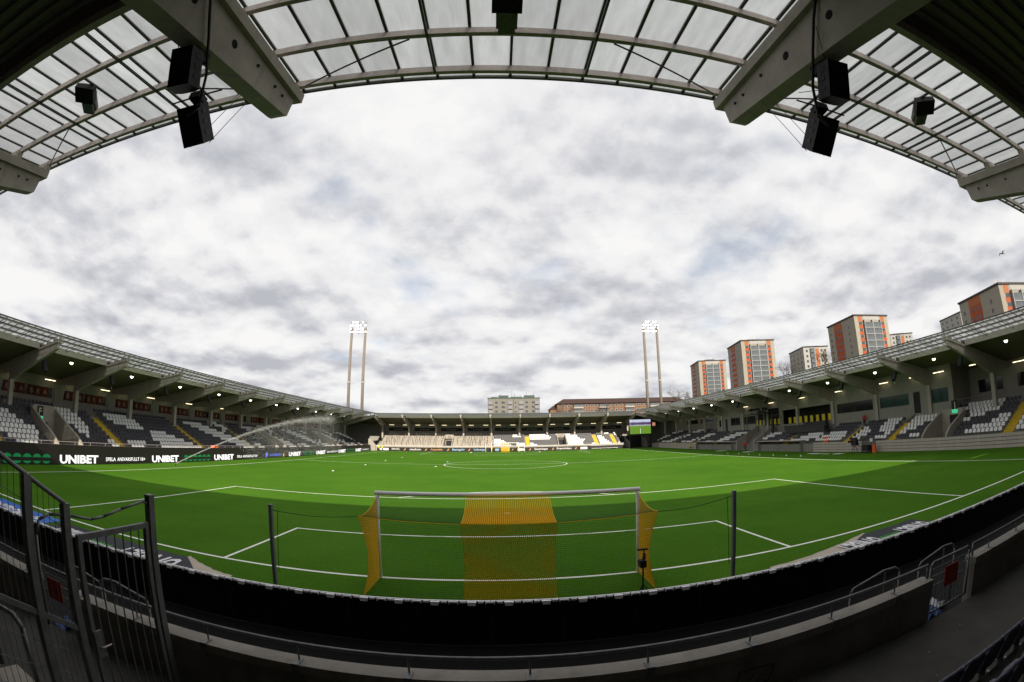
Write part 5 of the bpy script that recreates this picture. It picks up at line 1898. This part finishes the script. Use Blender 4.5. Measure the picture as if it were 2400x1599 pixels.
# ------------------------------------------------------------------ buildings beyond the stadium
CRM = mat('cream_render', (0.29, 0.265, 0.215), .85, 0, .06, .2, stain=.1)
WHR = mat('white_render', (0.34, 0.33, 0.31), .85, 0, .05, .2, stain=.08)
ORR = mat('orange_cladding', (0.33, 0.065, 0.018), .7, 0, .08, .3)
ORL = mat('pale_orange_cladding', (0.33, 0.11, 0.04), .7, 0, .06, .3)
RFD = mat('dark_roofing', (0.055, 0.05, 0.05), .8)
WIN = mat('window_glass', (0.05, 0.06, 0.07), .12, 0, spec=.6)
BAL = mat('balcony_glass', (0.095, 0.11, 0.12), .2, 0, .45, .6, spec=.4)
BFR = mat('balcony_frame', (0.24, 0.24, 0.24), .5)
BRKM = mat('orange_brick', (0.175, 0.10, 0.058), .9, 0, .18, .4, stain=.15)
RTL = mat('brown_roof_tiles', (0.045, 0.024, 0.019), .8, 0, .2, 1.0)
GRR = mat('green_roof_sheet', (0.055, 0.08, 0.065), .7)


def box_mesh(name, m, x0, x1, y0, y1, z0, z1):
    return MB().box(x0, x1, y0, y1, z0, z1).mesh(name, m)


def orange_tower(k, ph, H, label, z0=8.0):
    W, D = 20.0, 22.0
    t = tag(empty('tower_block', (k[0], k[1], 0), R(ph)), label, 'tower block', 'orange and cream tower blocks')
    MB().box(0, W, 0, D, z0, H - .6).build('wall', CRM, t)
    MB().box(-.35, W + .35, -.35, D + .35, H - .598, H).build('roof_edge', RFD, t)
    MB().box(W * .35, W * .7, D * .3, D * .6, H + .002, H + 1.6).build('roof_plant_room', RFD, t)
    st = 2.85
    ns = int((H - z0 - 3) / st)
    bal = box_mesh('glazed_balcony', BAL, 0, 4.3, -.9, -.02, .35, st - .15)
    rail = box_mesh('balcony_slab', BFR, -.05, 4.35, -1.0, -.02, 0.0, .34)
    spn = box_mesh('orange_panel', ORR, 0, 2.3, -.06, -.004, 0, 1.55)
    win = box_mesh('window', WIN, .25, 2.05, -.05, -.004, 1.6, 2.75)
    # front (local -y)
    for x in (2.2, 15.6):
        MB().box(x, x + 2.3, -.06, -.004, H - 3.3, H - .62).build('orange_top_panel', ORL, t)
    MB().box(5.2, 14.8, -.10, -.004, H - 2.4, H - .62).build('white_top_panel', WHR, t)
    for i in range(ns):
        z = H - 3.3 - st * (i + 1)
        for x in (5.4, 10.3):
            b = place(bal, 'glazed_balcony', t, (x, 0, z))
            place(rail, 'balcony_slab', b)
        for x in (2.2, 15.6):
            place(spn, 'orange_panel', t, (x, 0, z))
            place(win, 'window', t, (x, 0, z))
    for x0, x1 in ((5.0, 5.35), (9.75, 10.25), (14.65, 15.0)):
        MB().box(x0, x1, -1.05, -.02, z0, H - 2.4).build('balcony_pier', BFR, t)
    # side (local -x)
    sp2 = box_mesh('orange_panel', ORR, -.06, -.004, 0, 6.6, 0, st)
    w2 = box_mesh('window', WIN, -.10, -.062, 0, 1.0, 1.0, 2.3)
    MB().box(-.06, -.004, 10.2, 16.8, H - 3.3, H - .62).build('orange_top_panel', ORL, t)
    for i in range(ns):
        z = H - 3.3 - st * (i + 1)
        place(sp2, 'orange_panel', t, (0, 10.2, z))
        for y in (4.6, 10.9, 13.0, 15.2, 19.4):
            place(w2, 'window', t, (0 if 10 < y < 17 else .056, y, z))
    for x, y, h in ((4, 5, 2.4), (12, 9, 3.6), (13.2, 9, 1.8)):
        mb = MB().tube((x, y, H), (x, y, H + h), .12, 6)
        if h > 2: mb.box(x - .25, x + .25, y - .1, y + .1, H + h - 1.4, H + h)
        mb.build('roof_antenna', GALV, t)
    return t


orange_tower((132.4, 256.1), -10, 52.0, 'orange and cream tower block farthest to the left, next to the right floodlight mast')
orange_tower((125.6, 187.8), -10, 51.0, 'tall orange and cream tower block second from the left above the right stand roof')
orange_tower((147.2, 123.4), -9, 48.3, 'orange and cream tower block third from the left, with an antenna on its dark roof')
orange_tower((141.9, 50.2), -20, 38.6, 'nearest orange and cream tower block at the right picture edge')


def white_tower(k, ph, H, label, accent, z0=10):
    W, D = 16.0, 20.0
    t = tag(empty('tower_block', (k[0], k[1], 0), R(ph)), label, 'tower block', 'white tower blocks')
    MB().box(0, W, 0, D, z0, H - .5).build('wall', WHR, t)
    MB().box(-.3, W + .3, -.3, D + .3, H - .498, H).build('roof_edge', RFD, t)
    MB().box(W * .3, W * .8, D * .3, D * .6, H + .002, H + 1.3).build('roof_plant_room', RFD, t)
    st = 2.85
    wi = box_mesh('window', WIN, 0, 1.2, -.05, -.004, 0, 1.3)
    w2 = box_mesh('window', WIN, -.05, -.004, 0, 1.2, 0, 1.3)
    bal = box_mesh('glazed_balcony', BAL, 0, 2.6, -.7, -.02, -.4, 2.0)
    orp = box_mesh('orange_panel', ORL if accent else CRM, 0, 2.2, -.06, -.004, -1.0, 1.85)
    for i in range(int((H - z0 - 3) / st)):
        z = H - 3.2 - st * i
        for x in (1.5, 11.0, 13.4):
            place(wi, 'window', t, (x, 0, z))
        place(bal, 'glazed_balcony', t, (4.2, 0, z))
        place(orp, 'orange_panel', t, (7.6, 0, z))
        for y in (3, 8, 13, 17):
            place(w2, 'window', t, (0, y, z))


white_tower((160.9, 178.0), -14, 45.7, 'white tower block between the second and third orange towers', True)
white_tower((229.0, 169.1), -28, 52.4, 'small white tower block just right of the third orange tower', True)
white_tower((227.2, 114.3), -20, 52.1, 'white tower block half hidden behind the nearest orange tower', False)

# grey slab block behind the far stand
t = tag(empty('slab_block', (5.7, 250, 0)), 'grey concrete slab block of flats with green roof huts above the far stand', 'apartment block')
SLB = mat('grey_slab_render', (0.175, 0.165, 0.145), .9, 0, .1, .15, stain=.15)
MB().box(-16, 16, 0, 12, 0, 27.7).build('wall', SLB, t)
MB().box(-16.2, 16.2, -.2, 12.2, 27.702, 28.2).build('roof_edge', GRR, t)
for x0, x1, z in ((-9.5, -3.2, 29.8), (6.5, 13.0, 29.8), (-14, -10, 28.9), (-2, 5.5, 28.9)):
    MB().box(x0, x1, 2, 9, 28.202, z).build('roof_hut', GRR, t)
for x, h in ((-8, 2.2), (-1.0, 5.2), (.6, 2.4), (8, 3.0), (12.5, 2.6), (4.2, 1.4)):
    MB().tube((x, 5, 28.2), (x, 5, 29 + h), .10, 5).build('roof_antenna', GALVD, t)
wm = box_mesh('window', WIN, 0, 1.5, -.05, -.004, 0, 1.2)
wm2 = box_mesh('window', WIN, 0, .7, -.05, -.004, 0, .9)
bl = box_mesh('balcony', mat('grey_balcony', (.20, .20, .215), .6), 0, 2.6, -.8, -.02, -.6, 1.4)
for i in range(5):
    z = 24.6 - 2.75 * i
    for x in (-11.4, -7.5, -6.0, .8, 7.2, 11.2):
        place(wm if x not in (-6.0, .8) else wm2, 'window', t, (x, 0, z))
    for x in (-15.6, -3.6, 3.2, 13.0):
        place(bl, 'balcony', t, (x, 0, z))
MB().box(-.2, 0.0, -.12, -.004, 14, 27.7).build('dark_seam', RFD, t)

# long brick block
t = tag(empty('brick_block', (67, 230, 0)), 'long orange brick block of flats with brown roof behind the right mast', 'apartment block')
MB().box(-37, 42, 0, 12, 0, 22.5).build('wall', BRKM, t)
MB().box(-41, -37.02, 1, 11, 0, 19.6).build('end_wing', BRKM, t)
rf = MB()
rf.prism([(-1.0, 22.5), (13, 22.5), (6, 25.7)], lambda p, q: (42.8 - (q - 22.5) * 1.6, p, q), lambda p, q: (-37.8 + (q - 22.5) * 1.6, p, q))
rf.build('roof', RTL, t)
MB().prism([(0.4, 19.6), (11.6, 19.6), (6, 21.8)], lambda p, q: (-36.9, p, q), lambda p, q: (-41.5 + (q - 19.6) * 1.2, p, q)).build('end_roof', RTL, t)
bw_ = box_mesh('balcony_glazing', BAL, 0, 5.4, -.9, -.02, 0, 1.3)
br_ = box_mesh('balcony_parapet', mat('pale_balcony', (.33, .30, .26), .7), -.1, 5.5, -1.1, -.02, -.95, -.02)
ww = box_mesh('window', WIN, 0, 1.2, -.05, -.004, 0, 1.2)
wf = box_mesh('window_frame', WHR, -.15, 1.35, -.03, -.002, -.15, 1.35)
for i in range(3):
    z = 20.6 - 2.8 * i
    for x in (-27.5, -12.5, 3.0, 18.5, 33.0):
        b = place(bw_, 'balcony_glazing', t, (x, 0, z))
        place(br_, 'balcony_parapet', b)
    for x in (-34, -31, -20.5, -17.5, -15, -5.5, -2.8, 0, 10.2, 12.8, 15.4, 25.8, 28.4, 30.6, 40):
        b = place(ww, 'window', t, (x, 0, z))
        place(wf, 'window_frame', b)
for x in (-25, -4, 8, 22, 36):
    MB().box(x, x + .25, -.15, -.004, 12, 22.4).build('downpipe', RFD, t)

# ------------------------------------------------------------------ bare trees
BARK = mat('bare_twigs', (0.075, 0.058, 0.045), .95, 0, .2, 1)


def bare_tree(loc, h, label, seed, spread=1.0):
    rn = random.Random(seed)
    t = tag(empty('bare_tree', loc), label, 'tree', 'bare trees beyond the stands')
    tr, cr_ = MB(), MB()

    def grow(p, d, ln, r, lev, mb):
        q = p + d * ln
        mb.tube(p, q, r, 6 if lev < 2 else 3, r * .68)
        if lev >= 6 or ln < .25:
            return
        for _ in range(3 if lev < 4 else rn.choice((2, 3))):
            a = Vector((rn.gauss(0, 1), rn.gauss(0, 1), rn.gauss(.25, .6))).normalized()
            nd = (d * .9 + a * .75 * spread).normalized()
            st_ = p.lerp(q, rn.uniform(.55, 1.0))
            grow(st_, nd, ln * rn.uniform(.62, .82), r * .6, lev + 1, cr_)

    h *= 1.4
    tr.tube((0, 0, 0), (0, 0, h * .25), h * .022, 8, h * .018)
    grow(Vector((0, 0, h * .24)), Vector((.03, 0, 1)), h * .22, h * .012, 0, tr)
    tr.build('trunk', BARK, t)
    cr_.build('crown', BARK, t)


for k, (px, py, pz, h, lb) in enumerate((
        (116.3, 138.2, 12.0, 17.0, 'bare leafless tree between the second orange tower and the white tower'),
        (119.5, 115.8, 12.0, 18.0, 'bare leafless tree in front of the third orange tower'),
        (101.0, 203.8, 9.0, 16.5, 'bare leafless tree right of the brick block, by the first orange tower'),
        (90.0, 198.0, 7.0, 18.0, 'bare leafless tree above the right end of the brick block roof'),
        (113.0, 211.0, 8.0, 13.5, 'low bare tree at the foot of the first orange tower'),
        (58.0, 222.0, 4.0, 17.5, 'reddish bare tree in front of the middle of the brick block'),
        (34.5, 224.0, 4.0, 16.5, 'dark bare tree at the left end of the brick block'))):
    bare_tree((px, py, pz), h, lb, 11 + k)
